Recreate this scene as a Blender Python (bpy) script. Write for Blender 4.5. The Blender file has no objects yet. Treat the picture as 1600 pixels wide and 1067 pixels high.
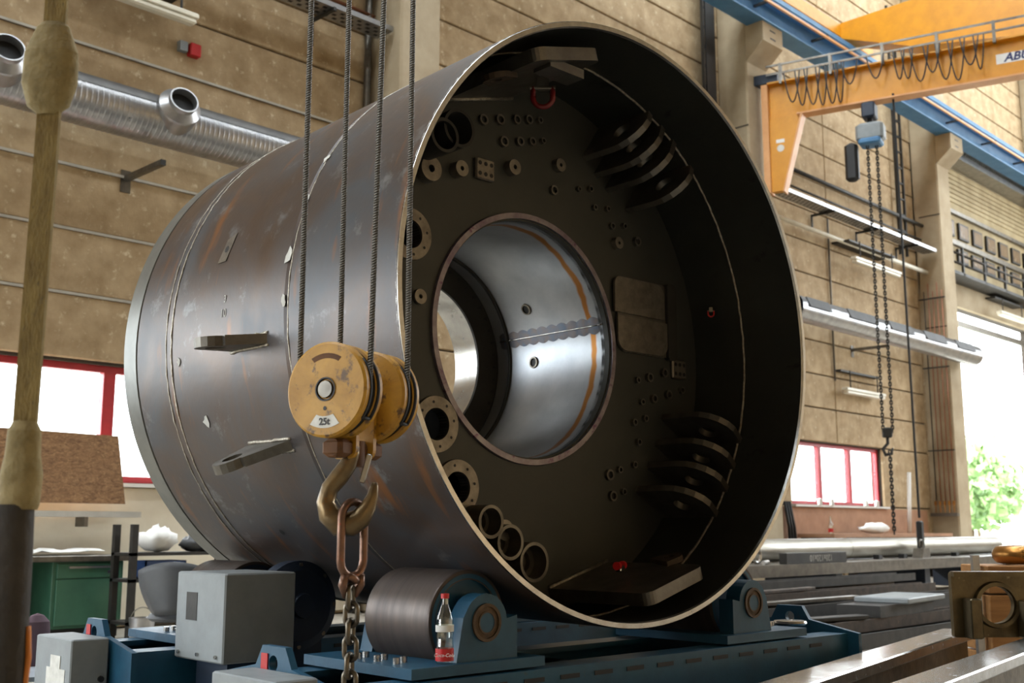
import bpy, math, random
from mathutils import Matrix, Vector
random.seed(7)
PI = math.pi
scn = bpy.context.scene
COL = scn.collection

# ------------------------------------------------------------------ camera
AW, PITCH, HC = .7701, .1662, 1.05
RX = Vector((math.sin(AW), -math.cos(AW), 0)); FX = Vector((math.cos(AW), math.sin(AW), 0))
cd = bpy.data.cameras.new('camera'); cam = bpy.data.objects.new('camera', cd); COL.objects.link(cam)
cam.location = (0, 0, HC)
cam.rotation_euler = (PI/2 + PITCH, 0, math.atan2(FX.y, FX.x) - PI/2)
cd.sensor_width = 36; cd.lens = 36*1752.4/1600
cd.dof.use_dof = True; cd.dof.focus_distance = 4.3; cd.dof.aperture_fstop = 4.5
cd.clip_end = 400
scn.camera = cam

# ------------------------------------------------------------------ world, daylight portals, exposure
WS = 7.0
w = bpy.data.worlds.new('overcast_sky'); scn.world = w; w.use_nodes = True
w.node_tree.nodes['Background'].inputs[0].default_value = (.90, .96, 1.0, 1)
w.node_tree.nodes['Background'].inputs[1].default_value = WS
scn.view_settings.view_transform = 'Standard'; scn.view_settings.look = 'None'
scn.view_settings.gamma = 1; scn.view_settings.exposure = 0.85
scn.view_settings.use_curve_mapping = False
scn.cycles.use_denoising = True
scn.cycles.max_bounces = 8; scn.cycles.diffuse_bounces = 5; scn.cycles.glossy_bounces = 4
scn.cycles.transparent_max_bounces = 12; scn.cycles.sample_clamp_indirect = 8
sn = bpy.data.lights.new('sun', 'SUN'); sn.energy = 5; sn.color = (1, .94, .85); sn.angle = .05
so = bpy.data.objects.new('sun', sn); COL.objects.link(so); so.rotation_euler = Vector((.22, -1, -.74)).to_track_quat('-Z', 'Y').to_euler(); so.location = (0, 30, 25)
YW = 11.7          # inner face of the back wall
ZR = 16.2          # roof
SKY = [(-12, 36, 7.2, 10.2), (-12, 36, 2.8, 3.8)]      # unseen roof lights added for daylight: x0,x1,y0,y1
def portal(name, loc, rot, sx, sy):
    l = bpy.data.lights.new(name, 'AREA'); l.shape = 'RECTANGLE'; l.size = sx; l.size_y = sy
    l.cycles.is_portal = True
    o = bpy.data.objects.new(name, l); COL.objects.link(o); o.location = loc; o.rotation_euler = rot
for (x0, x1, y0, y1) in SKY:
    portal('added_roof_light_portal', ((x0+x1)/2, (y0+y1)/2, ZR+.05), (0, 0, 0), x1-x0, y1-y0)
WIN_L = (2.9, 7.05, 1.56, 2.84); WIN_R = (20.1, 24.1, 1.56, 2.84); DOOR = (27.45, 34.0, 0, 6.8)
ADDED_OPEN_L = (5.5, 10.8, .3, 5.2)      # opening added in the unseen left end wall for daylight: y0,y1,z0,z1
ADDED_OPEN_R = (-9.0, 7.0, 5.5, 14.5)     # opening added high in the unseen right end wall for daylight
portal('end_opening_portal', (38.25, (ADDED_OPEN_R[0]+ADDED_OPEN_R[1])/2, (ADDED_OPEN_R[2]+ADDED_OPEN_R[3])/2), (PI/2, 0, PI/2), ADDED_OPEN_R[1]-ADDED_OPEN_R[0], ADDED_OPEN_R[3]-ADDED_OPEN_R[2])
portal('end_opening_portal', (-14.25, (ADDED_OPEN_L[0]+ADDED_OPEN_L[1])/2, (ADDED_OPEN_L[2]+ADDED_OPEN_L[3])/2), (PI/2, 0, -PI/2), ADDED_OPEN_L[1]-ADDED_OPEN_L[0], ADDED_OPEN_L[3]-ADDED_OPEN_L[2])
ADDED_WIN_A = (-6.2, .6, 1.3, 4.3); ADDED_WIN_B = (-13.4, -7.6, 1.3, 4.3)  # unseen windows added left of view for side light
for (x0, x1, z0, z1) in (ADDED_WIN_A, ADDED_WIN_B, WIN_L, WIN_R, DOOR):
    portal('opening_portal', ((x0+x1)/2, YW+.32, (z0+z1)/2), (PI/2, 0, PI), x1-x0, z1-z0)

# ------------------------------------------------------------------ helpers
def srgb(r, g, b):
    f = lambda c: (c/255/12.92) if c/255 <= .04045 else ((c/255+.055)/1.055)**2.4
    return (f(r), f(g), f(b), 1)

def mat(name, c1, c2=None, rough=.5, metal=0., scale=4., stretch=(1, 1, 1), bump=0., fine=60., c3=None, spot=.62, distort=0., rvar=.12, spec=None):
    m = bpy.data.materials.new(name); m.use_nodes = True; nt = m.node_tree; N = nt.nodes; L = nt.links
    b = N['Principled BSDF']; b.inputs['Roughness'].default_value = rough; b.inputs['Metallic'].default_value = metal
    if spec is not None: b.inputs['Specular IOR Level'].default_value = spec
    tc = N.new('ShaderNodeTexCoord'); mp = N.new('ShaderNodeMapping'); mp.inputs['Scale'].default_value = stretch
    L.new(tc.outputs['Object'], mp.inputs['Vector'])
    n1 = N.new('ShaderNodeTexNoise'); n1.inputs['Scale'].default_value = scale; n1.inputs['Detail'].default_value = 7; n1.inputs['Roughness'].default_value = .62
    n1.inputs['Distortion'].default_value = distort
    L.new(mp.outputs[0], n1.inputs['Vector'])
    cr = N.new('ShaderNodeValToRGB'); cr.color_ramp.elements[0].position = .33; cr.color_ramp.elements[1].position = .68
    cr.color_ramp.elements[0].color = srgb(*c1); cr.color_ramp.elements[1].color = srgb(*(c2 or c1))
    L.new(n1.outputs['Fac'], cr.inputs[0]); out = cr.outputs[0]
    n2 = N.new('ShaderNodeTexNoise'); n2.inputs['Scale'].default_value = fine; n2.inputs['Detail'].default_value = 4
    L.new(mp.outputs[0], n2.inputs['Vector'])
    if c3:
        n3 = N.new('ShaderNodeTexNoise'); n3.inputs['Scale'].default_value = scale*2.7; n3.inputs['Detail'].default_value = 9; n3.inputs['Roughness'].default_value = .7
        L.new(mp.outputs[0], n3.inputs['Vector'])
        r3 = N.new('ShaderNodeValToRGB'); r3.color_ramp.elements[0].position = spot; r3.color_ramp.elements[1].position = min(.99, spot+.09)
        L.new(n3.outputs['Fac'], r3.inputs[0])
        mx = N.new('ShaderNodeMix'); mx.data_type = 'RGBA'
        L.new(r3.outputs[0], mx.inputs['Factor']); L.new(out, mx.inputs[6]); mx.inputs[7].default_value = srgb(*c3); out = mx.outputs[2]
    L.new(out, b.inputs['Base Color'])
    mr = N.new('ShaderNodeMapRange'); mr.inputs['To Min'].default_value = max(.03, rough-rvar); mr.inputs['To Max'].default_value = min(1, rough+rvar)
    L.new(n1.outputs['Fac'], mr.inputs['Value']); L.new(mr.outputs[0], b.inputs['Roughness'])
    if bump:
        bp = N.new('ShaderNodeBump'); bp.inputs['Strength'].default_value = bump; bp.inputs['Distance'].default_value = .01
        L.new(n2.outputs['Fac'], bp.inputs['Height']); L.new(bp.outputs[0], b.inputs['Normal'])
    return m

M = {}
def defm(k, *a, **kw): M[k] = mat(k, *a, **kw)
defm('concrete_panel', (182, 160, 126), (150, 127, 94), .9, scale=3.2, fine=45, bump=.4, c3=(204, 188, 158), spot=.57)
defm('glare_cream', (236, 228, 208), (222, 212, 190), .8, scale=2)
defm('strip', (186, 182, 172), (160, 156, 146), .5)
defm('joint', (70, 62, 52), (50, 44, 38), .9)
defm('column', (176, 162, 136), (150, 134, 108), .9, scale=1.2, bump=.25)
defm('floor', (160, 154, 142), (126, 118, 106), .7, scale=1.5, bump=.2)
defm('roof', (120, 116, 108), (100, 96, 90), .8)
defm('asphalt', (190, 188, 180), (170, 168, 160), .9, scale=.5)
defm('red_frame', (176, 44, 52), (150, 34, 44), .45)
defm('galv', (176, 176, 176), (150, 151, 154), .32, .85, scale=6)
defm('duct_dark', (64, 62, 58), (48, 46, 44), .5, .4)
defm('black', (14, 14, 15), (22, 22, 22), .55)
defm('rubber', (30, 30, 31), (20, 20, 21), .7)
defm('steel_dark', (54, 52, 48), (40, 39, 37), .58, .35, scale=5, bump=.08)
defm('steel_mid', (118, 114, 106), (92, 88, 82), .4, .8, scale=8, bump=.08)
defm('steel_bright', (205, 204, 200), (176, 174, 170), .24, .95, scale=14, stretch=(1, 1, 1))
defm('pipe_steel', (158, 154, 144), (126, 121, 110), .42, .8, scale=3, stretch=(.3, 3, 3))
defm('weld', (178, 172, 158), (128, 120, 108), .35, .8, scale=60, bump=.5, fine=120)
defm('boss', (138, 132, 122), (104, 98, 90), .38, .75, scale=16)
defm('bore_ring', (150, 146, 150), (112, 96, 112), .4, .7, scale=9, c3=(106, 74, 100), spot=.56)
defm('blue', (28, 84, 112), (20, 66, 92), .45, scale=5, bump=.05, c3=(58, 72, 78), spot=.63)
defm('blue_runway', (74, 126, 168), (62, 112, 154), .5, scale=3)
defm('blue_dark', (22, 40, 62), (16, 30, 48), .5)
defm('grey_paint', (138, 145, 148), (120, 126, 128), .5, scale=4, bump=.04, c3=(112, 112, 108), spot=.66)
defm('yellow', (212, 146, 18), (196, 132, 14), .42, scale=4)
defm('yellow_worn', (190, 142, 36), (154, 110, 28), .5, scale=7, bump=.08, c3=(92, 66, 34), spot=.55, distort=.7)
defm('brown_paint', (104, 66, 28), (78, 50, 24), .75, scale=10, c3=(60, 44, 30), spot=.58)
defm('orange_edge', (214, 158, 104), (202, 146, 92), .5)
defm('hook_steel', (128, 108, 76), (92, 78, 58), .34, .75, scale=12, bump=.08, c3=(140, 92, 40), spot=.6)
defm('link_steel', (130, 96, 78), (92, 72, 60), .36, .7, scale=22, bump=.1, c3=(150, 70, 50), spot=.6)
defm('chain_steel', (112, 104, 90), (72, 66, 58), .34, .8, scale=30)
defm('roller_steel', (88, 78, 72), (70, 62, 60), .42, .55, scale=3, stretch=(1, 8, 1), c3=(104, 76, 60), spot=.62)
defm('rust_ring', (98, 78, 56), (70, 56, 42), .6, .3, scale=30)
defm('green', (64, 112, 88), (54, 98, 78), .45, scale=4, c3=(92, 108, 96), spot=.66)
defm('green_dark', (26, 48, 52), (20, 38, 44), .5)
defm('osb', (156, 118, 80), (100, 70, 44), .8, scale=13, stretch=(1, 1, 2.2), distort=1.2, bump=.3, c3=(176, 140, 98), spot=.56)
defm('wood', (168, 120, 68), (140, 96, 52), .65, scale=3, stretch=(1, 7, 7))
defm('brass', (170, 120, 58), (134, 90, 42), .3, .8, scale=8)
defm('bronze_cast', (112, 100, 74), (78, 68, 50), .36, .7, scale=7, bump=.15, c3=(150, 140, 116), spot=.64)
defm('white', (232, 232, 228), (216, 216, 212), .6)
defm('paper', (222, 222, 216), (196, 196, 190), .8, scale=20)
defm('lamp_white', (226, 222, 206), (210, 206, 190), .4)
defm('sling', (138, 118, 66), (108, 90, 50), .85, scale=14, stretch=(3, 3, 1), bump=.4, c3=(96, 84, 56), spot=.6)
defm('sling_wrap', (150, 134, 92), (112, 98, 62), .85, scale=16, bump=.5)
defm('sleeve', (58, 52, 44), (40, 36, 32), .75, scale=10, bump=.3)
defm('orange', (200, 120, 40), (180, 104, 30), .5)
defm('red', (196, 34, 36), (170, 24, 28), .4)
defm('red_dark', (120, 20, 24), (90, 14, 18), .4)
defm('copper', (160, 104, 76), (128, 84, 62), .4, .6)
defm('rust_bar', (74, 60, 46), (52, 43, 35), .65, .25, scale=8, c3=(104, 80, 56), spot=.6)
defm('grey_plastic', (74, 77, 80), (64, 66, 70), .5)
defm('blue_box', (40, 70, 120), (32, 58, 104), .5)
defm('leaf', (150, 176, 120), (112, 146, 88), .7, scale=3)
defm('bark', (96, 80, 62), (72, 60, 48), .9)
defm('cladding', (176, 160, 124), (150, 134, 100), .8, scale=2)
defm('brown_pane', (136, 116, 92), (112, 94, 74), .25)
defm('brown_board', (176, 134, 104), (150, 112, 86), .8, scale=2)
defm('cloth_purple', (104, 84, 92), (84, 66, 76), .9)
defm('chalk', (200, 200, 194), (170, 170, 164), .9)
defm('navy_ink', (32, 40, 92), (26, 34, 80), .6)
defm('sheet', (196, 204, 212), (160, 168, 176), .35, .3, scale=5)

def shell_material():
    m = mat('shell_steel', (80, 62, 49), (72, 76, 81), .42, .5, scale=1.7, stretch=(1, .9, 1), fine=26, bump=.06, c3=(108, 107, 107), spot=.58, distort=.8, rvar=.2)
    nt = m.node_tree; N = nt.nodes; L = nt.links; b = N['Principled BSDF']
    src = b.inputs['Base Color'].links[0].from_socket
    tc = [n for n in N if n.type == 'TEX_COORD'][0]
    mp = N.new('ShaderNodeMapping'); mp.inputs['Scale'].default_value = (1.6, 7, 1.6); L.new(tc.outputs['Object'], mp.inputs[0])
    n = N.new('ShaderNodeTexNoise'); n.inputs['Scale'].default_value = 1.4; n.inputs['Detail'].default_value = 8; L.new(mp.outputs[0], n.inputs['Vector'])
    r = N.new('ShaderNodeValToRGB'); r.color_ramp.elements[0].position = .6; r.color_ramp.elements[1].position = .74; L.new(n.outputs['Fac'], r.inputs[0])
    mx = N.new('ShaderNodeMix'); mx.data_type = 'RGBA'; L.new(r.outputs[0], mx.inputs['Factor']); L.new(src, mx.inputs[6]); mx.inputs[7].default_value = srgb(122, 80, 46)
    L.new(mx.outputs[2], b.inputs['Base Color'])
    return m
M['shell'] = shell_material()
defm('shell_inside', (50, 52, 49), (64, 65, 60), .4, .55, scale=2.2, stretch=(1, .6, 1), bump=.05, c3=(36, 36, 36), spot=.6)
defm('bulkhead', (54, 56, 53), (70, 70, 65), .5, .45, scale=1.6, bump=.06, c3=(74, 52, 66), spot=.68)
defm('end_ring', (120, 120, 114), (98, 99, 96), .4, .6, scale=3)

def tube_material():
    m = mat('bore_steel', (190, 194, 198), (158, 163, 170), .36, .65, scale=2.4, fine=40, bump=.03, c3=(92, 88, 84), spot=.7)
    nt = m.node_tree; N = nt.nodes; L = nt.links; b = N['Principled BSDF']
    src = b.inputs['Base Color'].links[0].from_socket
    tc = [n for n in N if n.type == 'TEX_COORD'][0]
    sx = N.new('ShaderNodeSeparateXYZ'); L.new(tc.outputs['Object'], sx.inputs[0])
    nz = N.new('ShaderNodeTexNoise'); nz.inputs['Scale'].default_value = 7; L.new(tc.outputs['Object'], nz.inputs['Vector'])
    ad = N.new('ShaderNodeMath'); ad.operation = 'MULTIPLY_ADD'; ad.inputs[1].default_value = .05; L.new(nz.outputs['Fac'], ad.inputs[0]); L.new(sx.outputs['Y'], ad.inputs[2])
    r = N.new('ShaderNodeValToRGB'); r.color_ramp.interpolation = 'LINEAR'
    e = r.color_ramp.elements; e[0].position = 0; e[0].color = (0, 0, 0, 1); e[1].position = 1; e[1].color = (0, 0, 0, 1)
    for p, v in ((.40, 0), (.45, 1), (.55, 1), (.60, 0)):
        q = e.new(p); q.color = (v, v, v, 1)
    mr = N.new('ShaderNodeMapRange'); mr.inputs['From Min'].default_value = .66; mr.inputs['From Max'].default_value = .90
    L.new(ad.outputs[0], mr.inputs['Value']); L.new(mr.outputs[0], r.inputs[0])
    mx = N.new('ShaderNodeMix'); mx.data_type = 'RGBA'; L.new(r.outputs[0], mx.inputs['Factor']); L.new(src, mx.inputs[6]); mx.inputs[7].default_value = srgb(170, 112, 48)
    L.new(mx.outputs[2], b.inputs['Base Color'])
    return m
M['bore'] = tube_material()

def rope_material():
    m = bpy.data.materials.new('wire_rope'); m.use_nodes = True; N = m.node_tree.nodes; L = m.node_tree.links; b = N['Principled BSDF']
    b.inputs['Metallic'].default_value = .6; b.inputs['Roughness'].default_value = .45
    tc = N.new('ShaderNodeTexCoord'); mp = N.new('ShaderNodeMapping'); mp.inputs['Rotation'].default_value = (0, .6, .5); L.new(tc.outputs['Object'], mp.inputs[0])
    wv = N.new('ShaderNodeTexWave'); wv.bands_direction = 'Z'; wv.inputs['Scale'].default_value = 48; wv.inputs['Distortion'].default_value = 0; L.new(mp.outputs[0], wv.inputs['Vector'])
    r = N.new('ShaderNodeValToRGB'); r.color_ramp.elements[0].color = srgb(62, 59, 53); r.color_ramp.elements[1].color = srgb(112, 107, 98)
    L.new(wv.outputs['Fac'], r.inputs[0]); L.new(r.outputs[0], b.inputs['Base Color'])
    bp = N.new('ShaderNodeBump'); bp.inputs['Strength'].default_value = .8; bp.inputs['Distance'].default_value = .004; L.new(wv.outputs['Fac'], bp.inputs['Height']); L.new(bp.outputs[0], b.inputs['Normal'])
    return m
M['rope'] = rope_material()

def glass_material(name, tint, alpha_like):
    m = bpy.data.materials.new(name); m.use_nodes = True; N = m.node_tree.nodes; L = m.node_tree.links
    o = N['Material Output']; N.remove(N['Principled BSDF'])
    t = N.new('ShaderNodeBsdfTransparent'); t.inputs[0].default_value = tint
    g = N.new('ShaderNodeBsdfGlossy'); g.inputs['Roughness'].default_value = .05
    mx = N.new('ShaderNodeMixShader'); mx.inputs[0].default_value = alpha_like
    L.new(t.outputs[0], mx.inputs[1]); L.new(g.outputs[0], mx.inputs[2]); L.new(mx.outputs[0], o.inputs[0])
    return m
M['pane'] = glass_material('window_glass', (.97, .98, .98, 1), .06)
M['bottle_glass'] = glass_material('bottle_glass', (.86, .92, .9, 1), .16)

class MB:
    def __init__(s): s.v = []; s.f = []; s.sm = []
    def add(s, vs, fs, smooth=False, X=None):
        o = len(s.v)
        s.v += [tuple(X @ Vector(p)) if X is not None else tuple(p) for p in vs]
        s.f += [tuple(i+o for i in q) for q in fs]; s.sm += [smooth]*len(fs); return s
    def box(s, x0, x1, y0, y1, z0, z1, X=None, bev=0):
        if bev:
            b = bev; vs = []; 
            prof = [(x0+b, y0), (x1-b, y0), (x1, y0+b), (x1, y1-b), (x1-b, y1), (x0+b, y1), (x0, y1-b), (x0, y0+b)]
            rings = [(z0, b), (z0+b, 0), (z1-b, 0), (z1, b)]
            cx, cy = (x0+x1)/2, (y0+y1)/2
            for z, ins in rings:
                for (x, y) in prof:
                    vs.append((x - math.copysign(ins, x-cx), y - math.copysign(ins, y-cy), z))
            fs = [tuple(range(7, -1, -1)), tuple(range(24, 32))]
            for r in range(3):
                for i in range(8):
                    j = (i+1) % 8; fs.append((r*8+i, r*8+j, r*8+8+j, r*8+8+i))
            return s.add(vs, fs, False, X)
        vs = [(x, y, z) for z in (z0, z1) for (x, y) in ((x0, y0), (x1, y0), (x1, y1), (x0, y1))]
        return s.add(vs, [(3, 2, 1, 0), (4, 5, 6, 7), (0, 1, 5, 4), (1, 2, 6, 5), (2, 3, 7, 6), (3, 0, 4, 7)], False, X)
    def prism(s, poly, h0, h1, X=None, smooth_side=False):      # polygon in local xy, extruded along z
        n = len(poly)
        s.add([(x, y, h0) for x, y in poly], [tuple(range(n-1, -1, -1))], False, X)
        s.add([(x, y, h1) for x, y in poly], [tuple(range(n))], False, X)
        vs = [(x, y, h) for h in (h0, h1) for x, y in poly]
        return s.add(vs, [(i, (i+1) % n, n+(i+1) % n, n+i) for i in range(n)], smooth_side, X)
    def holed(s, poly, c, r, h0, h1, X=None, n=48):             # plate with a round hole; outline star-shaped about c
        def hit(a):
            d = (math.cos(a), math.sin(a)); best = 1e9
            for i in range(len(poly)):
                (x1, y1), (x2, y2) = poly[i], poly[(i+1) % len(poly)]
                ex, ey = x2-x1, y2-y1; den = d[0]*ey-d[1]*ex
                if abs(den) < 1e-12: continue
                t = ((x1-c[0])*ey-(y1-c[1])*ex)/den; u = ((x1-c[0])*d[1]-(y1-c[1])*d[0])/den
                if t > 0 and -1e-6 <= u <= 1+1e-6: best = min(best, t)
            return (c[0]+d[0]*best, c[1]+d[1]*best)
        A = sorted(set([2*PI*i/n for i in range(n)] + [math.atan2(y-c[1], x-c[0]) % (2*PI) for x, y in poly])); k = len(A)
        out = [hit(a) for a in A]; inn = [(c[0]+r*math.cos(a), c[1]+r*math.sin(a)) for a in A]
        for h in (h0, h1):
            s.add([(x, y, h) for x, y in out+inn], [(i, (i+1) % k, k+(i+1) % k, k+i) for i in range(k)], False, X)
        for ring, sm in ((out, False), (inn, True)):
            s.add([(x, y, h) for h in (h0, h1) for x, y in ring], [(i, (i+1) % k, k+(i+1) % k, k+i) for i in range(k)], sm, X)
        return s
    def lathe(s, prof, n=48, X=None, a0=0, a1=2*PI, smooth=True):   # prof: (r, h) about local z; each segment own verts
        full = abs(a1-a0-2*PI) < 1e-6; m = n if full else n+1
        for (r0, h0), (r1, h1) in zip(prof[:-1], prof[1:]):
            vs = []
            for (r, h) in ((r0, h0), (r1, h1)):
                for i in range(m):
                    a = a0+(a1-a0)*i/n; vs.append((r*math.cos(a), r*math.sin(a), h))
            fs = [(i, (i+1) % m, m+(i+1) % m, m+i) for i in range(n)]
            s.add(vs, fs, smooth, X)
        return s
    def cyl(s, p0, p1, r0, r1=None, n=20, caps=True):
        r1 = r0 if r1 is None else r1
        p0, p1 = Vector(p0), Vector(p1); d = p1-p0; L = d.length
        X = Matrix.Translation(p0) @ d.to_track_quat('Z', 'Y').to_matrix().to_4x4()
        prof = [(r0, 0), (r1, L)]
        s.lathe(prof, n, X)
        if caps:
            s.add([(r0*math.cos(2*PI*i/n), r0*math.sin(2*PI*i/n), 0) for i in range(n)], [tuple(range(n-1, -1, -1))], False, X)
            s.add([(r1*math.cos(2*PI*i/n), r1*math.sin(2*PI*i/n), L) for i in range(n)], [tuple(range(n))], False, X)
        return s
    def tube(s, pts, r, n=8, closed=False, caps=True):          # r: number or list
        P = [Vector(p) for p in pts]; k = len(P); rs = r if isinstance(r, (list, tuple)) else [r]*k
        vs = []; up = None
        for i, p in enumerate(P):
            if closed: t = (P[(i+1) % k]-P[i-1])
            else: t = P[min(i+1, k-1)]-P[max(i-1, 0)]
            t.normalize()
            if up is None:
                up = Vector((0, 0, 1)) if abs(t.z) < .9 else Vector((1, 0, 0))
            u = t.cross(up)
            if u.length < 1e-4: u = t.cross(Vector((0, 1, 0)))
            u.normalize(); up = u.cross(t).normalized()
            for j in range(n):
                a = 2*PI*j/n; vs.append(p + rs[i]*(u*math.cos(a)+up*math.sin(a)))
        m = k if closed else k-1
        fs = [(i*n+j, i*n+(j+1) % n, ((i+1) % k)*n+(j+1) % n, ((i+1) % k)*n+j) for i in range(m) for j in range(n)]
        if caps and not closed: fs += [tuple(range(n-1, -1, -1)), tuple((k-1)*n+j for j in range(n))]
        return s.add(vs, fs, True)
    def ball(s, c, r, n=12, X=None, sc=(1, 1, 1)):
        vs = []; fs = []; h = n//2
        for i in range(h+1):
            for j in range(n):
                a, b = PI*i/h, 2*PI*j/n
                vs.append((c[0]+r*sc[0]*math.sin(a)*math.cos(b), c[1]+r*sc[1]*math.sin(a)*math.sin(b), c[2]+r*sc[2]*math.cos(a)))
        for i in range(h):
            for j in range(n): fs.append((i*n+j, i*n+(j+1) % n, (i+1)*n+(j+1) % n, (i+1)*n+j))
        return s.add(vs, fs, True, X)
    def mesh(s, name, m):
        me = bpy.data.meshes.new(name); me.from_pydata(s.v, [], s.f); me.polygons.foreach_set('use_smooth', s.sm)
        me.materials.append(M[m] if isinstance(m, str) else m); me.update(); return me
    def part(s, name, m, parent, loc=(0, 0, 0), rot=(0, 0, 0), label=None):
        o = bpy.data.objects.new(name, s.mesh(name, m)); COL.objects.link(o); o.parent = parent; o.location = loc; o.rotation_euler = rot
        if label: o['label'] = label
        return o
    def solo(s, name, m, label, cat, loc=(0, 0, 0), rz=0, group=None, kind=None):
        o = bpy.data.objects.new(name, s.mesh(name, m)); COL.objects.link(o); o.location = loc; o.rotation_euler = (0, 0, rz)
        return tag(o, label, cat, group, kind)
def tag(o, label, cat, group=None, kind=None):
    o['label'] = label; o['category'] = cat
    if group: o['group'] = group
    if kind: o['kind'] = kind
    return o
def thing(name, label, cat, loc=(0, 0, 0), rz=0, group=None, kind=None):
    o = bpy.data.objects.new(name, None); COL.objects.link(o); o.location = loc; o.rotation_euler = (0, 0, rz); o.empty_display_size = .1
    return tag(o, label, cat, group, kind)
def dup(o, name, parent, loc=None, rot=None):
    c = o.copy(); c.name = name; COL.objects.link(c); c.parent = parent
    if loc is not None: c.location = loc
    if rot is not None: c.rotation_euler = rot
    return c
def text_mesh(body, size, extrude=.0008, shear=0., bold=0.):
    cu = bpy.data.curves.new('t', 'FONT'); cu.body = body; cu.size = size; cu.extrude = extrude; cu.align_x = 'CENTER'; cu.align_y = 'CENTER'; cu.shear = shear; cu.offset = bold; cu.resolution_u = 3
    ob = bpy.data.objects.new('t', cu); COL.objects.link(ob); dg = bpy.context.evaluated_depsgraph_get()
    me = bpy.data.meshes.new_from_object(ob.evaluated_get(dg)); bpy.data.objects.remove(ob); bpy.data.curves.remove(cu)
    return me
def text_part(body, size, m, parent, X, name='lettering', **kw):
    me = text_mesh(body, size, **kw); me.transform(X); me.materials.clear(); me.materials.append(M[m])
    o = bpy.data.objects.new(name, me); COL.objects.link(o); o.parent = parent; return o
def frame(o, x, z):           # matrix: local x -> x, local y -> z(up on the face), normal = x cross z
    x = Vector(x).normalized(); z = Vector(z).normalized(); n = x.cross(z)
    return Matrix.Translation(o) @ Matrix((x, z, n)).transposed().to_4x4()
def arc(cx, cy, r, a0, a1, n=8): return [(cx+r*math.cos(a0+(a1-a0)*i/n), cy+r*math.sin(a0+(a1-a0)*i/n)) for i in range(n+1)]

# ================================================================== STRUCTURE
MB().box(-14, 38, -12, YW+.3, -.2, 0).solo('floor', 'floor', 'grey concrete workshop floor under all the machines', 'floor', kind='structure')
MB().box(-60, 120, YW+.3, 120, -.25, -.05).box(-60, -14.2, -40, YW+.3, -.25, -.05).box(38.2, 120, -60, YW+.3, -.25, -.05).solo('ground_outside', 'asphalt', 'pale paved yard outside beyond the open door', 'ground', kind='structure')
# roof with long added roof lights cut out
rb = MB(); ys = sorted([-12.2] + [y for q in SKY for y in q[2:]] + [YW+.3]); 
for i in range(0, len(ys), 2): rb.box(-14, 38, ys[i], ys[i+1], ZR, ZR+.25)
rb.box(-14, -12, -12.2, YW+.3, ZR, ZR+.25).box(36, 38, -12.2, YW+.3, ZR, ZR+.25)
rb.solo('ceiling', 'roof', 'grey flat hall roof with long added roof lights', 'ceiling', kind='structure')
MB().box(-14.2, -14, -12, ADDED_OPEN_L[0], 0, ZR).box(-14.2, -14, ADDED_OPEN_L[1], YW+.3, 0, ZR).box(-14.2, -14, ADDED_OPEN_L[0], ADDED_OPEN_L[1], 0, ADDED_OPEN_L[2]).box(-14.2, -14, ADDED_OPEN_L[0], ADDED_OPEN_L[1], ADDED_OPEN_L[3], ZR).solo('wall_left', 'concrete_panel', 'left end wall of the hall outside the picture', 'wall', kind='structure')
MB().box(38, 38.2, -12, ADDED_OPEN_R[0], 0, ZR).box(38, 38.2, ADDED_OPEN_R[1], YW+.3, 0, ZR).box(38, 38.2, ADDED_OPEN_R[0], ADDED_OPEN_R[1], ADDED_OPEN_R[3], ZR).box(38, 38.2, ADDED_OPEN_R[0], ADDED_OPEN_R[1], 0, ADDED_OPEN_R[2]).solo('wall_right', 'concrete_panel', 'right end wall of the hall outside the picture', 'wall', kind='structure')
MB().box(-14, 38, -12.2, -12, 0, ZR).solo('wall_front', 'concrete_panel', 'long wall of the hall behind the viewpoint', 'wall', kind='structure')
# back wall: backing slab with openings + separate panels with recessed joints
wall = thing('wall_back', 'long back wall of tan concrete panels with windows and a large doorway', 'wall', (0, YW, 0), kind='structure')
bk = MB(); T0, T1 = .06, .3
def slab(x0, x1, z0, z1): bk.box(x0, x1, T0, T1, z0, z1)
xs = [-14, WIN_L[0], WIN_L[1], WIN_R[0], WIN_R[1], DOOR[0], DOOR[1], 38]
slab(-14, ADDED_WIN_B[0], 0, ZR); slab(ADDED_WIN_B[1], ADDED_WIN_A[0], 0, ZR); slab(ADDED_WIN_A[1], WIN_L[0], 0, ZR)
for q in (ADDED_WIN_A, ADDED_WIN_B): slab(q[0], q[1], 0, q[2]); slab(q[0], q[1], q[3], ZR)
slab(WIN_L[1], WIN_R[0], 0, ZR); slab(WIN_R[1], DOOR[0], 0, ZR); slab(DOOR[1], 38, 0, ZR)
slab(WIN_L[0], WIN_L[1], 0, WIN_L[2]); slab(WIN_L[0], WIN_L[1], WIN_L[3], ZR); slab(WIN_R[0], WIN_R[1], 0, WIN_R[2]); slab(WIN_R[0], WIN_R[1], WIN_R[3], ZR); slab(DOOR[0], DOOR[1], DOOR[3], ZR)
bk.part('backing', 'joint', wall)
ROWS = [0, .7, 1.54] + [2.86+.712*k for k in range(0, 19)]
BAYS = [(-14, -6.9), (-6.9, 1.35), (1.35, 9.6), (9.6, 17.98), (17.98, 22.05), (22.05, 26.5)]
pcache = {}
def panel(x0, x1, z0, z1):
    g = .014; w_, h_ = round(x1-x0-2*g, 3), round(z1-z0-2*g, 3)
    if w_ < .05 or h_ < .05: return
    key = (w_, h_)
    if key not in pcache: pcache[key] = MB().box(0, w_, 0, .075, 0, h_, bev=.012).mesh('panel', 'concrete_panel')
    o = bpy.data.objects.new('panel', pcache[key]); COL.objects.link(o); o.parent = wall; o.location = (x0+g, 0, z0+g)
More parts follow.
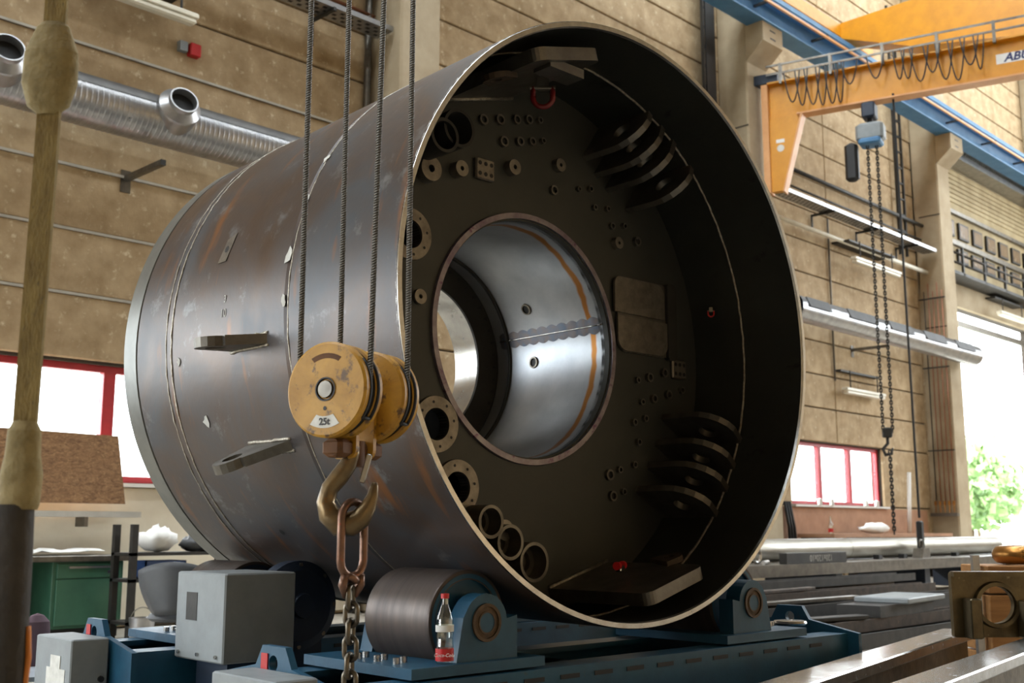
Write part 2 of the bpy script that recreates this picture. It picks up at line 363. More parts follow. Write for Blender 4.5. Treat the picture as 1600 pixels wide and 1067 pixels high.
for (x0, x1) in BAYS:
    for z0, z1 in zip(ROWS[:-1], ROWS[1:]):
        cuts = [(x0, x1)]
        for (a, b, c, d) in (ADDED_WIN_A, ADDED_WIN_B, WIN_L, WIN_R):
            if z1 > c+.05 and z0 < d-.05:
                nc = []
                for (p, q) in cuts:
                    if q <= a or p >= b: nc.append((p, q)); continue
                    if p < a: nc.append((p, a))
                    if q > b: nc.append((b, q))
                cuts = nc
        for (p, q) in cuts: panel(p, q, z0, z1)
for z0, z1 in zip(ROWS[:-1], ROWS[1:]):                     # bay with the doorway: panels only high above the gallery
    if z0 > 10.0: panel(26.5, 38, z0, z1)
MB().box(26.5, DOOR[0], -.02, .08, 0, 6.8).part('door_jamb', 'concrete_panel', wall)
MB().box(26.5, 38, -.06, .08, 6.8, 7.4).part('lintel', 'column', wall)
MB().box(19.2, 26.2, -.03, 0, .25, 1.5).part('plywood_dado', 'brown_board', wall, label='brown board lining below the right window')
# metal cover strips on the joints at left
for z in (3.57, 4.28, 4.996, 6.42):
    MB().box(1.5, 9.2, -.025, 0, z-.014, z+.014).part('joint_strip', 'strip', wall)
MB().box(1.6, 9.1, -.02, 0, .05, 1.5).part('glare_dado', 'glare_cream', wall, label='pale wall below the left window with window glare painted in')  # cream tone paints in the glare under the left window

def window(n, W, mull, label):
    x0, x1, z0, z1 = W
    t = thing('window_%d' % n, label, 'window', ((x0+x1)/2, YW+.12, z0), kind='structure'); cx = (x0+x1)/2; h = z1-z0
    fr = .075
    f = MB()
    f.box(x0-cx, x1-cx, 0, .1, 0, fr).box(x0-cx, x1-cx, 0, .1, h-fr, h).box(x0-cx, x0-cx+fr, 0, .1, fr, h-fr).box(x1-cx-fr, x1-cx, 0, .1, fr, h-fr)
    f.part('frame', 'red_frame', t)
    edges = [x0]+mull+[x1]
    for m_ in mull: MB().box(m_-cx-.07, m_-cx+.07, -.01, .09, fr, h-fr).part('mullion', 'red_frame', t)
    for a, b in zip(edges[:-1], edges[1:]):
        MB().box(a-cx+.09, b-cx-.09, .045, .055, fr, h-fr).part('pane', 'pane', t)
    MB().box(x0-cx-.05, x1-cx+.05, -.22, .0, -.05, -.01).part('sill', 'white', t)
    return t
window(1, WIN_L, [4.35, 5.76], 'red framed window at left overexposed by daylight')
window(2, WIN_R, [21.45, 22.75], 'red framed three pane window beyond the drum at right')
window(3, ADDED_WIN_A, [-3.9, -1.7], 'large red framed window added left of the picture for side light')
window(4, ADDED_WIN_B, [-11.5, -9.5], 'far large red framed window added left of the picture for side light')
d = thing('door_1', 'tall open sectional doorway flooded with daylight at far right', 'door', (DOOR[0], YW+.1, 0), kind='structure')
MB().box(0, DOOR[1]-DOOR[0], 0, .08, 6.35, 6.5).part('door_leaf_edge', 'steel_mid', d)
MB().box(0, .08, 0, .14, 0, 6.8).part('door_rail', 'steel_mid', d)

# concrete columns with corbels
def column(x, label):
    c = thing('concrete_column', label, 'column', (x+.36, YW-.33, 0), group='concrete columns along the back wall')
    MB().box(-.36, .36, -.33, .33, 0, ZR-.4, bev=.03).part('shaft', 'column', c)
    X = Matrix(((0, 0, 1, -.36), (1, 0, 0, 0), (0, 1, 0, 0), (0, 0, 0, 1)))     # poly(x,y)->(y,z)
    MB().prism([(-.33, 10.0), (-.72, 10.33), (-.72, 10.72), (-.33, 10.72)], 0, .72, X).part('corbel', 'column', c)
    [MB().box(-.10, .10, -.723, -.72, z, z+.03).part('slot', 'black', c) for z in (10.42, 10.58)]
    for z in (8.7, 5.9): MB().box(-.365, -.355, -.33, .2, z, z+.03).part('joint_line', 'joint', c)
    return c
column(9.23, 'tan concrete column with cable brackets left of the drum top')
column(17.9, 'tan concrete column with white corbel carrying the yellow jib')
column(26.5, 'tan concrete column with corbel and copper pipes beside the doorway')
column(34.6, 'far concrete column at the right end outside the picture')

# ------------------------------------------------------------------ drum frame
AA = -.7504
AX = math.sin(AA)*RX + math.cos(AA)*FX; EX = math.cos(AA)*RX - math.sin(AA)*FX
RZ = math.atan2(EX.y, EX.x)
C0 = .5212*RX + 4.573*FX; ZC = HC + .8628
def D(a, s, z): return (C0.x+EX.x*a+AX.x*s, C0.y+EX.y*a+AX.y*s, z)
LY = Matrix(((1, 0, 0, 0), (0, 0, 1, 0), (0, -1, 0, 0), (0, 0, 0, 1)))      # lathe z -> local +y (drum axis)

# ================================================================== DRUM
drum = thing('steel_drum', 'huge dark steel drum lying on blue rollers, open end towards us', 'drum', D(0, 0, ZC-1.25), RZ)
OFF = (0, 0, 1.25)
def dp(mb, name, m, label=None, parent=None): 
    return mb.part(name, m, parent or drum, OFF if parent is None else (0, 0, 0), label=label)
ro = lambda s: 1.25-.0128*s
dp(MB().lathe([(ro(0), .0), (ro(.7), .7)], 128, LY).lathe([(ro(.73), .73), (ro(1.72), 1.72)], 128, LY).lathe([(ro(.7), .7), (ro(.7)-.006, .715), (ro(.73), .73)], 128, LY), 'shell', 'shell')
dp(MB().lathe([(ro(1.72), 1.72), (ro(2.05), 2.05), (ro(2.05)-.012, 2.052), (ro(2.06)-.012, 2.064)], 128, LY), 'rear_course', 'shell')
dp(MB().lathe([(ro(2.06)-.012, 2.064), (ro(2.07), 2.068), (ro(2.2), 2.2), (1.19, 2.2), (1.19, 1.9)], 128, LY), 'end_ring', 'end_ring')
dp(MB().lathe([(1.229, .0), (1.229, .34)], 128, LY).lathe([(1.226, .345), (1.226, .66)], 128, LY), 'inner_face', 'shell_inside')
dp(MB().lathe([(1.224, .008), (1.228, -.003), (1.247, -.003), (1.25, .004)], 160, LY), 'rim_edge', 'steel_bright', 'bright machined rim edge')
def bead(r, s, n, name='weld_bead', rr=.006, m='weld', amp=.002):
    pts = [((r+random.uniform(-amp, amp))*math.cos(2*PI*i/n), s+random.uniform(-amp, amp), (r+random.uniform(-amp, amp))*math.sin(2*PI*i/n)) for i in range(n)]
    return dp(MB().tube(pts, rr, 5, closed=True), name, m)
bead(1.226, .343, 220)
bead(ro(.715)-.001, .70, 220, rr=.004)
bead(ro(1.70), 1.69, 220, rr=.005); bead(ro(1.74), 1.745, 220, rr=.004)
# bulkhead with flanged openings cut through
HS = .65
ringholes = [(-.70, .361, .062), (-.548, -.429, .068), (-.43, -.689, .068)]
def bulkhead():
    mb = MB().lathe([(.545, HS), (1.227, HS), (1.227, HS+.05), (.545, HS+.05), (.545, HS)], 128, LY)
    me = mb.mesh('bulkhead', 'bulkhead')
    import bmesh
    def weld(me):
        b = bmesh.new(); b.from_mesh(me); bmesh.ops.remove_doubles(b, verts=b.verts, dist=1e-5); bmesh.ops.recalc_face_normals(b, faces=b.faces); b.to_mesh(me); b.free()
    weld(me)
    o = bpy.data.objects.new('bulkhead', me); COL.objects.link(o)
    cm = MB()
    for (a, b_, r) in ringholes: cm.cyl((a, HS-.1, b_), (a, HS+.2, b_), r, n=32)
    cme = cm.mesh('cut', 'black'); weld(cme)
    co = bpy.data.objects.new('cut', cme); COL.objects.link(co)
    md = o.modifiers.new('b', 'BOOLEAN'); md.object = co; md.operation = 'DIFFERENCE'; md.solver = 'EXACT'
    dg = bpy.context.evaluated_depsgraph_get(); new = bpy.data.meshes.new_from_object(o.evaluated_get(dg))
    o.modifiers.clear(); o.data = new; bpy.data.objects.remove(co)
    for p in new.polygons: p.use_smooth = False
    if not new.materials: new.materials.append(M['bulkhead'])
    o.parent = drum; o.location = OFF; return o
bh = bulkhead()
dp(MB().lathe([(.44, 1.68), (1.2, 1.68)], 96, LY), 'rear_plate', 'shell_inside')
# central bore tube
dp(MB().lathe([(.553, HS-.012), (.553, HS+.02), (.545, HS+.03), (.545, 1.5)], 128, LY), 'bore_tube', 'bore')
dp(MB().lathe([(.553, HS-.001), (.553, HS-.014), (.578, HS-.014), (.582, HS-.001)], 128, LY), 'bore_lip', 'bore_ring', 'purple stained ring around the central bore')
bf = dp(MB().lathe([(.545, 1.46), (.535, 1.455), (.402, 1.455), (.402, 1.47)], 128, LY), 'bore_flange', 'steel_dark')
dp(MB().lathe([(.402, 1.455), (.41, 1.47), (.43, 1.68), (.44, 1.68)], 128, LY), 'bore_end_ring', 'steel_bright', 'bright machined ring at the far bore end')
hb = MB()
for i in range(48):
    a = 2*PI*i/48; x, z = .515*math.cos(a), .515*math.sin(a); hb.cyl((x, 1.452, z), (x, 1.456, z), .011, n=8)
hb.part('bolt_holes', 'black', bf)['kind'] = 'stuff'
dp(MB().lathe([(.548, 1.35), (.535, 1.352), (.535, 1.37), (.548, 1.372)], 128, LY), 'bore_rib', 'steel_dark')
# weld seam along the bore, with scalloped heat tint
wa = math.atan2(.135, .53)
def borept(r, ang, s): return (r*math.cos(ang), s, r*math.sin(ang))
dp(MB().tube([borept(.541+random.uniform(-.001, .001), wa, .68+.74*i/60) for i in range(61)], .0045, 5), 'weld_bead', 'steel_bright')
st = []; sf = []
for i in range(81):
    s_ = .70+.72*i/80; wv = .032+.012*abs(math.sin(i*PI/8)); st += [borept(.5435, wa-wv/.54, s_), borept(.5435, wa+wv/.54, s_)]
    if i: sf.append((2*i-2, 2*i-1, 2*i+1, 2*i))
defm('heat_tint', (96, 110, 128), (124, 112, 106), .35, .7, scale=18)
dp(MB().add(st, sf, True), 'heat_tint_band', 'heat_tint', 'scalloped blue heat tint beside the bore weld')
for (ang, s_) in ((math.atan2(.27, .47), 1.16), (math.atan2(.0, .54), 1.18)):
    p = Vector(borept(.545, ang, s_)); n_ = -Vector((math.cos(ang), 0, math.sin(ang)))
    X = Matrix.Translation(p) @ n_.to_track_quat('Z', 'Y').to_matrix().to_4x4()
    rg = MB().lathe([(.022, -.005), (.022, .008), (.03, .008), (.032, -.005)], 24, X).part('threaded_port', 'boss', drum, OFF)
    MB().lathe([(0, .002), (.022, .002)], 20, X).part('port_hole', 'black', rg)
# flanged ring pads around the openings
for (a, b_, r) in ringholes:
    X = Matrix.Translation((a, HS, b_)) @ Matrix.Rotation(PI/2, 4, 'X')
    pr_ = MB().lathe([(r, -.05), (r, .014), (r+.05, .014), (r+.052, 0)], 40, X).part('flange_ring', 'boss', drum, OFF)
    hm = MB()
    for k in range(8):
        an = 2*PI*k/8+.2; hm.lathe([(0, .0155), (.0065, .0155)], 10, X @ Matrix.Translation(((r+.026)*math.cos(an), (r+.026)*math.sin(an), 0)))
    hm.part('bolt_holes', 'black', pr_)['kind'] = 'stuff'
# boss discs, bushings, stubs on the bulkhead
def boss(a, b_, r, h, hole, m='boss', name='boss'):
    X = Matrix.Translation((a, HS, b_)) @ Matrix.Rotation(PI/2, 4, 'X')
    o = MB().lathe([(r, 0), (r, h), (hole, h), (hole, .002), (0, .002)] if hole else [(r, 0), (r, h), (0, h)], 28, X).part(name, m, drum, OFF)
    if hole: MB().lathe([(0, h*.35), (hole*.98, h*.35)], 16, X).part('bore_hole', 'black', o)
    return o
for (a, b_, r, h) in ((-.646, .099, .032, .02), (-.449, .694, .036, .05), (-.123, .776, .036, .04), (.188, .859, .032, .03), (.599, .548, .03, .03), (-.62, .655, .055, .05), (-.20, -.865, .045, .06)):
    boss(a, b_, r, h, r*.3)
for (a, b_, r, h) in ((-.56, .82, .085, .16), (-.655, .76, .075, .18), (-.345, -.83, .07, .13), (-.235, -.915, .075, .13), (-.095, -1.0, .085, .13)):
    X = Matrix.Translation((a, HS, b_)) @ Matrix.Rotation(PI/2, 4, 'X')
    sm_ = 'steel_dark' if b_ > 0 else 'steel_mid'
    MB().lathe([(r, 0), (r, h), (r-.014, h), (r-.014, h*.4), (r*.55, h*.4), (r*.55, h*.2), (0, h*.2)], 32, X).part('pipe_stub', sm_, drum, OFF)
bush = [(753, 188, .02), (779, 188, .02), (805, 188, .018), (824, 188, .018), (841, 189, .013), (785, 222, .02), (810, 222, .018), (829, 222, .016), (846, 221, .012), (863, 298, .019), (902, 296, .011), (920, 296, .013), (927, 325, .012), (947, 327, .012), (954, 354, .014), (973, 354, .012), (993, 378, .02),
        (994, 594, .013), (1012.5, 590, .019), (1035.5, 583, .019), (1001, 628, .013), (1019.5, 623, .018), (1042, 617, .019), (1063, 610, .014), (989, 660, .014), (1006, 654, .014), (995.6, 691, .014), (989, 726, .014), (950, 742, .021), (966, 734, .013), (955, 775, .02), (972, 768, .013)]
f_, c_, s_p = 1752.4, math.cos(PITCH), math.sin(PITCH)
def ray(x, y):
    u, v = (x-800)/f_, (533.5-y)/f_; h = u*RX + (c_-v*s_p)*FX; return Vector((h.x, h.y, s_p+v*c_))
def disk_ab(x, y, s=HS):
    d_ = ray(x, y); o3 = Vector((C0.x+AX.x*s, C0.y+AX.y*s, HC)); t = (o3 - Vector((0, 0, HC))).dot(AX)/d_.dot(AX); q = Vector((0, 0, HC))+d_*t
    e = Vector((q.x-C0.x, q.y-C0.y, 0)); return e.dot(EX), q.z-ZC
for (x, y, r) in bush:
    a, b_ = disk_ab(x, y); boss(a, b_, r*1.25, .018, r*.78, 'steel_mid', 'bushing')
for (x, y) in ((754, 266), (1057, 578)):
    a, b_ = disk_ab(x, y)
    p_ = MB().box(a-.055, a+.055, HS-.022, HS, b_-.05, b_+.05, bev=.006).part('hole_plate', 'boss', drum, OFF)
    h_ = MB()
    for i in (-1, 0, 1):
        for j in (-1, 1): h_.cyl((a+i*.034, HS-.0235, b_+j*.024), (a+i*.034, HS-.02, b_+j*.024), .01, n=12)
    h_.part('holes', 'black', p_)['kind'] = 'stuff'
# manhole right of the bore drawn as raised plates, dark strip for its side
def rrect(x0, x1, y0, y1, rs):
    (bl, br, tr, tl) = rs; P_ = []
    P_ += arc(x0+bl, y0+bl, bl, PI, 1.5*PI, 5) if bl else [(x0, y0)]
    P_ += arc(x1-br, y0+br, br, 1.5*PI, 2*PI, 5) if br else [(x1, y0)]
    P_ += arc(x1-tr, y1-tr, tr, 0, .5*PI, 5) if tr else [(x1, y1)]
    P_ += arc(x0+tl, y1-tl, tl, .5*PI, PI, 5) if tl else [(x0, y1)]
    return P_
XF = Matrix(((1, 0, 0, 0), (0, 0, 1, 0), (0, 1, 0, 0), (0, 0, 0, 1)))        # poly(x,z) extruded along y
pa, pb = disk_ab(1002, 495, HS-.02)
MB().prism(rrect(pa+.2, pa+.27, pb-.2, pb+.2, (.02, .03, .03, .02)), HS-.03, HS, XF).part('manhole_side', 'steel_dark', drum, OFF)
MB().prism(rrect(pa-.17, pa+.24, pb-.19, pb+.19, (.06, .06, .06, .06)), HS-.012, HS, XF).part('manhole_back', 'steel_mid', drum, OFF)
MB().prism(rrect(pa-.2, pa+.18, pb+.004, pb+.185, (0, 0, .06, .04)), HS-.024, HS-.012, XF).part('manhole_plate', 'boss', drum, OFF)
MB().prism(rrect(pa-.18, pa+.2, pb-.185, pb-.012, (.06, .06, 0, 0)), HS-.024, HS-.012, XF).part('manhole_plate', 'boss', drum, OFF)
# clevis lug plates, four low right and four high right
def lugset(roots, ang):
    dx, dz = math.cos(ang), math.sin(ang)
    for (a, b_) in roots:
        bq = a*dx+b_*dz; L_ = -bq+math.sqrt(bq*bq-(a*a+b_*b_-1.224**2))
        # plate coords: u along (dx,dz) from inner edge to shell, v = distance from bulkhead towards the open end
        poly = [(0, 0), (L_, 0), (L_, .30)] + arc(.14, .20, .14, PI/2*.75, PI, 8)[0:] 
        poly = [(0, 0), (L_, 0), (L_, .33)] + [(max(0, .15-.15*math.cos(t)), .18+.17*math.sin(t)) for t in (PI/2, PI/2*.8, PI/2*.6, PI/2*.4, PI/2*.2, 0)]
        nx, nz = -dz, dx
        X = Matrix(((dx, 0, nx, a), (0, -1, 0, HS), (dz, 0, nz, b_), (0, 0, 0, 1)))
        MB().holed(poly, (min(.14, L_*.55), .20), .045, -.016, .016, X, 32).part('lug_plate', 'steel_mid', drum, OFF)
    a = sum(r[0] for r in roots)/len(roots)+dx*.13; b_ = sum(r[1] for r in roots)/len(roots)+dz*.13
lugset([(.934, -.297), (.880, -.43), (.819, -.545), (.726, -.665)], math.radians(-31))
lugset([(.38, .94), (.46, .87), (.54, .81), (.69, .735)], math.radians(56))
# thick tangential plates at bottom and top
def thickplate(ang, flip):
    cr, ct = 1.135, .20            # radial distance, half width
    rx, rz_ = math.cos(ang), math.sin(ang); tx, tz = -rz_, rx
    X = Matrix(((tx, 0, rx, rx*cr), (0, -1, 0, HS), (tz, 0, rz_, rz_*cr), (0, 0, 0, 1)))
    poly = [(-ct, 0), (ct, 0)] + arc(ct-.05, .58-.05, .05, 0, PI/2, 5) + arc(-ct+.05, .58-.05, .05, PI/2, PI, 5)
    o = MB().prism(poly, -.025, .03, X).part('thick_plate', 'steel_mid', drum, OFF)
    MB().tube([tuple(X @ Vector((-ct, .008, -.028))), tuple(X @ Vector((ct, .008, -.028)))], .011, 6).part('weld_bead', 'weld', o)
    lug = [(-.07, 0), (.07, 0)] + arc(0, .06, .06, 0, PI, 8)
    Xl = X @ Matrix.Translation((flip*(ct-.02), .34, -.026)) @ Matrix.Rotation(-flip*PI/2*.8, 4, 'Z') 
    MB().holed(lug, (0, .06), .025, -.02, .005, Xl, 24).part('eye_lug', 'rust_bar', o)
    return X
XB = thickplate(math.radians(-74), 1)
XT = thickplate(math.radians(106), 1)
p0 = XT @ Vector((0, .50, -.04))
MB().box(-.1, .1, -.05, .05, -.03, .01, X=Matrix.Translation(p0)).part('end_block', 'steel_mid', drum, OFF)
# red shackle hanging from the upper plate and small red hook on the shell (things of their own)
def shackle(loc, size, label, m='red_dark'):
    t = thing('shackle', label, 'shackle', loc, math.atan2(RX.y, RX.x), group=None)
    k = size
    MB().tube([(-.5*k, 0, .9*k), (-.5*k, 0, .35*k)] + [(.5*k*math.cos(a), 0, .35*k+.5*k*math.sin(a)) for a in [PI+PI*i/12 for i in range(13)]] + [(.5*k, 0, .9*k)], .14*k, 8).part('bow', m, t)
    MB().cyl((-.65*k, 0, .85*k), (.65*k, 0, .85*k), .13*k, n=10).part('pin', 'steel_mid', t)
    MB().box(-.3*k, .3*k, -.1*k, .1*k, .7*k, 1.5*k).part('hanger', 'steel_mid', t)
shackle(D(-.25, .3, ZC+.955), .085, 'dark red shackle hanging under the top plate inside the drum')
shackle(D(1.17, .5, ZC+.235), .03, 'tiny red shackle on the inner right side of the drum', 'red')
mk = thing('red_marker', 'small red and white magnet clamp lying on the lower plate inside the drum', 'clamp', D(.27, .36, ZC-1.045), RZ+.3)
MB().cyl((-.035, 0, .025), (-.015, 0, .025), .018).part('end_cap', 'red', mk); MB().cyl((.02, 0, .028), (.04, 0, .028), .018).part('end_cap', 'red', mk)
MB().box(-.02, .025, -.015, .015, 0, .03, bev=.004).part('body', 'steel_bright', mk)
# lifting lugs outside
def outlug(ang, s0, s1, tip_s, reach, label):
    rx, rz_ = math.cos(ang), math.sin(ang); nx, nz = -rz_, rx
    X = Matrix(((rx, 0, nx, rx*1.225), (0, 1, 0, 0), (rz_, 0, nz, rz_*1.225), (0, 0, 0, 1)))      # (radial, s, normal)
    R0 = .075
    poly = [(0, s0), (reach-R0, tip_s-R0-.02)] + arc(reach-R0, tip_s, R0, -PI/2, PI/2, 8) + [(reach-R0, tip_s+R0), (0, s1)]
    o = MB().holed(poly, (reach-R0-.01, tip_s), .042, -.02, .02, X, 32).part('lifting_lug', 'steel_mid', drum, OFF, label=label)
    for sg in (-1, 1):
        MB().tube([tuple(X @ Vector((.012, s0+(s1-s0)*i/14, sg*.024+random.uniform(-.003, .003)))) for i in range(15)], .008, 5).part('weld_bead', 'weld', o)
outlug(math.radians(-174.5), .85, 1.15, 1.03, .23, 'lifting lug with an eye welded on the drum side')
outlug(math.radians(-154.5), .83, 1.15, 1.04, .25, 'lower lifting lug with an eye welded on the drum side')
def onshell(ang, s, r=0): return Vector(((ro(s)+r)*math.cos(ang), s, (ro(s)+r)*math.sin(ang)))
# ground patch with hole
pang = math.radians(164.6); n_ = Vector((math.cos(pang), 0, math.sin(pang)))
Xp = Matrix.Translation(onshell(pang, 1.285, .001)) @ Matrix((Vector((0, 1, 0)), Vector((-math.sin(pang), 0, math.cos(pang))), n_)).transposed().to_4x4()
gp = MB().prism([(-.05, -.07), (.02, -.05), (.05, .06), (-.02, .06)], 0, .002, Xp).part('ground_patch', 'boss', drum, OFF)
MB().lathe([(0, .003), (.016, .003)], 16, Xp).part('drilled_hole', 'black', gp)
ha = math.radians(-135); Xh = Matrix.Translation(onshell(ha, 1.285, .001)) @ Matrix((Vector((0, 1, 0)), Vector((-math.sin(ha), 0, math.cos(ha))), Vector((math.cos(ha), 0, math.sin(ha))))).transposed().to_4x4()
MB().lathe([(0, .001), (.016, .001)], 16, Xh).part('drilled_hole', 'black', drum, OFF)
# chalk writing beside the upper lug, white paint daubs on the weld
ca = math.radians(177.5)
for body, sz, ds, da in (('3', .045, 1.21, .045), ('10', .05, 1.215, -.005)):
    an = ca-da*-1; Xc = Matrix.Translation(onshell(PI-.03+da*-1, ds, .0015)) @ Matrix((Vector((0, -1, 0)), Vector((0, 0, 1)), Vector((-1, 0, 0)))).transposed().to_4x4()
    text_part(body, sz, 'chalk', drum, Matrix.Translation(OFF) @ Xc, 'chalk_mark', extrude=.0005)
for (ang, s, k) in ((171, .72, .05), (179.5, .73, .03), (160, .70, .03), (-161, 1.45, .04), (-174, 1.62, .03), (150, .705, .03)):
    an = math.radians(ang); P_ = []
    for i in range(9):
        q = k*random.uniform(.35, 1); P_.append((q*math.cos(2*PI*i/9)*.8, q*math.sin(2*PI*i/9)))
    Xd = Matrix.Translation(onshell(an, s, .002)) @ Matrix((Vector((0, 1, 0)), Vector((-math.sin(an), 0, math.cos(an))), Vector((math.cos(an), 0, math.sin(an))))).transposed().to_4x4()
    MB().prism(P_, 0, .002, Xd).part('paint_daub', 'chalk', drum, OFF)

# ================================================================== ROLLER BED
def bedunit(name, label, s0, s1, zt, a0, a1):
    t = thing(name, label, 'roller bed', D(0, (s0+s1)/2, 0), RZ)
    h = (s1-s0)/2
    for sg in (-1, 1):
        y0, y1 = (-h, -h+.05) if sg < 0 else (h-.05, h)
        MB().box(a0, a1, y0, y1, .04, zt-.03).part('side_beam', 'blue', t)
        MB().box(a0, a1, (y0 if sg < 0 else y1-.13), (y0+.13 if sg < 0 else y1), zt-.03, zt-.008).part('top_flange', 'blue', t)
    for a in (a0+.2, 0, a1-.2): MB().box(a-.03, a+.03, -h+.05, h-.05, .0, zt-.06).part('cross_tie', 'blue_dark', t)
    MB().box(a0, a1, -h+.06, h-.06, .1, .14).part('belly_plate', 'blue_dark', t)
    for i in range(14):
        x = a0+.25+(a1-a0-.4)*i/14; MB().box(x, x+.1, -h-.003, -h+.01, zt-.052, zt-.036).part('slot', 'black', t)
    for a, sg in ((a0, -1), (a1, 1)):          # end plates with a lifting eye hump
        X = Matrix(((0, 0, 1, a if sg > 0 else a-.025), (1, 0, 0, 0), (0, 1, 0, 0), (0, 0, 0, 1)))
        poly = [(-h-.06, .03), (h+.06, .03), (h+.06, zt+.03), (.11, zt+.045), (.07, zt+.11), (-.07, zt+.11), (-.11, zt+.045), (-h-.06, zt+.03)]
        e = MB().holed(poly, (0, zt+.055), .026, 0, .025, X, 40).part('end_plate', 'blue', t)
        MB().box(a+sg*.028-.002, a+sg*.028+.002, .03, .07, zt+.02, zt+.085).part('red_sticker', 'red', e)
    return t
fu = bedunit('roller_bed', 'front blue roller bed frame under the open end of the drum', -.02, .62, .565, -1.47, 1.48)
ru = bedunit('roller_bed', 'rear blue roller bed frame under the closed end of the drum', 1.45, 2.07, .57, -1.45, 1.48)
def rollerstation(t, a, yf, mirror, face='blue'):
    # yf: local y of the roller front face; roller length .38
    zc = ZC-math.sqrt((1.25+.18)**2-a*a)
    X0 = Matrix.Translation((a, 0, zc)) @ LY
    b = MB().box(a-.36, a+.25, yf-.14, yf+.5, .565, .60) if mirror < 0 else MB().box(a-.25, a+.36, yf-.14, yf+.5, .565, .60)
    b.part('base_plate', 'blue', t)
    r = MB().lathe([(.145, yf+.002), (.178, yf+.002), (.18, yf+.008), (.18, yf+.372), (.178, yf+.378), (0, yf+.378)], 64, X0).part('roller', 'roller_steel', t)
    MB().lathe([(0, yf+.02), (.146, yf+.02), (.15, yf+.0), (.166, yf+.0)], 48, X0).part('roller_cheek', face, r)
    for y0, nm in ((yf-.1, 'bearing_bracket'), (yf+.39, 'bearing_bracket')):
        poly = [(-.135, .60-zc), (.15, .60-zc), (.15, .02)] + arc(0, .0, .1, .1, PI-.6, 10) + [(-.105, .02)]
        if mirror > 0: poly = [(-x, y) for x, y in reversed(poly)]
        br = MB().prism(poly, y0, y0+.075, Matrix.Translation((a, 0, zc)) @ Matrix(((1, 0, 0, 0), (0, 0, 1, 0), (0, 1, 0, 0), (0, 0, 0, 1)))).part(nm, face, t)
        if y0 < yf:
            MB().lathe([(.066, y0+.001), (.066, y0-.008), (.055, y0-.008), (.055, y0-.002), (.04, y0-.004), (.04, y0-.007), (.034, y0-.007)], 40, X0).part('bearing_ring', 'rust_ring', br)
            MB().lathe([(0, y0-.005), (.034, y0-.005)], 24, X0).part('shaft_end', 'blue', br)
    for i in range(3):
        x = a-.30 if mirror < 0 else a+.30
        MB().cyl((x, yf+.02+.11*i, .60), (x, yf+.02+.11*i, .62), .014, n=6).part('bolt', 'steel_bright', t); MB().cyl((x+.045, yf+.04+.11*i, .60), (x+.045, yf+.04+.11*i, .62), .014, n=6).part('bolt', 'steel_bright', t)
rollerstation(fu, -.80, .14-.30, -1)
rollerstation(fu, .80, .14-.30, 1)
rollerstation(ru, -.80, 1.62-1.76, -1, 'blue_dark')
rollerstation(ru, .80, 1.62-1.76, 1, 'blue_dark')
MB().lathe([(0, 0), (.075, 0), (.08, .008), (.075, .018), (.05, .02), (0, .02)], 32).solo('steel_disc', 'steel_bright', 'flat bright steel disc lying on the right end of the front bed', 'disc', D(1.27, .16, .60))
# drive: gearbox + grey motor cover
gb = thing('gearbox', 'dark blue round gearbox with bolted flange beside the grey motor cover', 'gearbox', D(-.8, 1.2, 0), RZ)
MB().lathe([(0, 0), (.05, 0), (.055, .02), (.15, .03), (.19, .05), (.19, .12), (.13, .16), (.13, .22)], 40, Matrix.Translation((0, 0, .728)) @ LY).part('housing', 'blue_dark', gb)
for i in range(8):
    a = 2*PI*i/8; MB().cyl((.172*math.cos(a), .05, .728+.172*math.sin(a)), (.172*math.cos(a), .038, .728+.172*math.sin(a)), .01, n=6).part('bolt', 'steel_mid', gb)
MB().box(-.12, .12, .05, .2, .0, .6).part('foot', 'blue_dark', gb)
mc = thing('motor_cover', 'large grey sheet metal motor cover with small grille', 'cover', D(-1.27, 1.04, 0), RZ)
MB().box(0, .32, 0, .40, .535, .88, bev=.006).part('housing', 'grey_paint', mc)
MB().box(-.002, .0, .22, .31, .69, .80).part('grille', 'steel_dark', mc)
MB().box(.05, .28, .05, .3, .0, .535).part('pedestal', 'blue_dark', mc)
for y in (.05, .2, .36): MB().cyl((-.008, y, .56), (0.0, y, .56), .008, n=6).part('screw', 'steel_bright', mc)
def cbox(a0, a1, s0, s1, z0, z1, label, paper):
    t = thing('control_box', label, 'control box', D(a0, s0, 0), RZ)
    MB().box(0, a1-a0, 0, s1-s0, z0, z1, bev=.005).part('housing', 'grey_paint', t)
    MB().box(.01, a1-a0-.01, .01, s1-s0-.01, 0, z0).part('pedestal', 'blue_dark', t)
    if paper:
        MB().box(-.002, 0, .05, .24, z1-.36, z1-.12).part('paper_sheet', 'paper', t); MB().box(-.003, 0, .1, .2, z1-.12, z1-.07).part('paper_tape', 'paper', t)
    MB().cyl((a1-a0-.03, -.012, z1-.16), (a1-a0-.03, 0, z1-.16), .012).part('lock', 'black', t)
cbox(-1.64, -1.485, 1.58, 1.95, .12, .615, 'grey control box with a taped paper sheet at the rear bed end', True)
cbox(-1.66, -1.505, .02, .40, .1, .602, 'grey control box at the left end of the front bed', False)
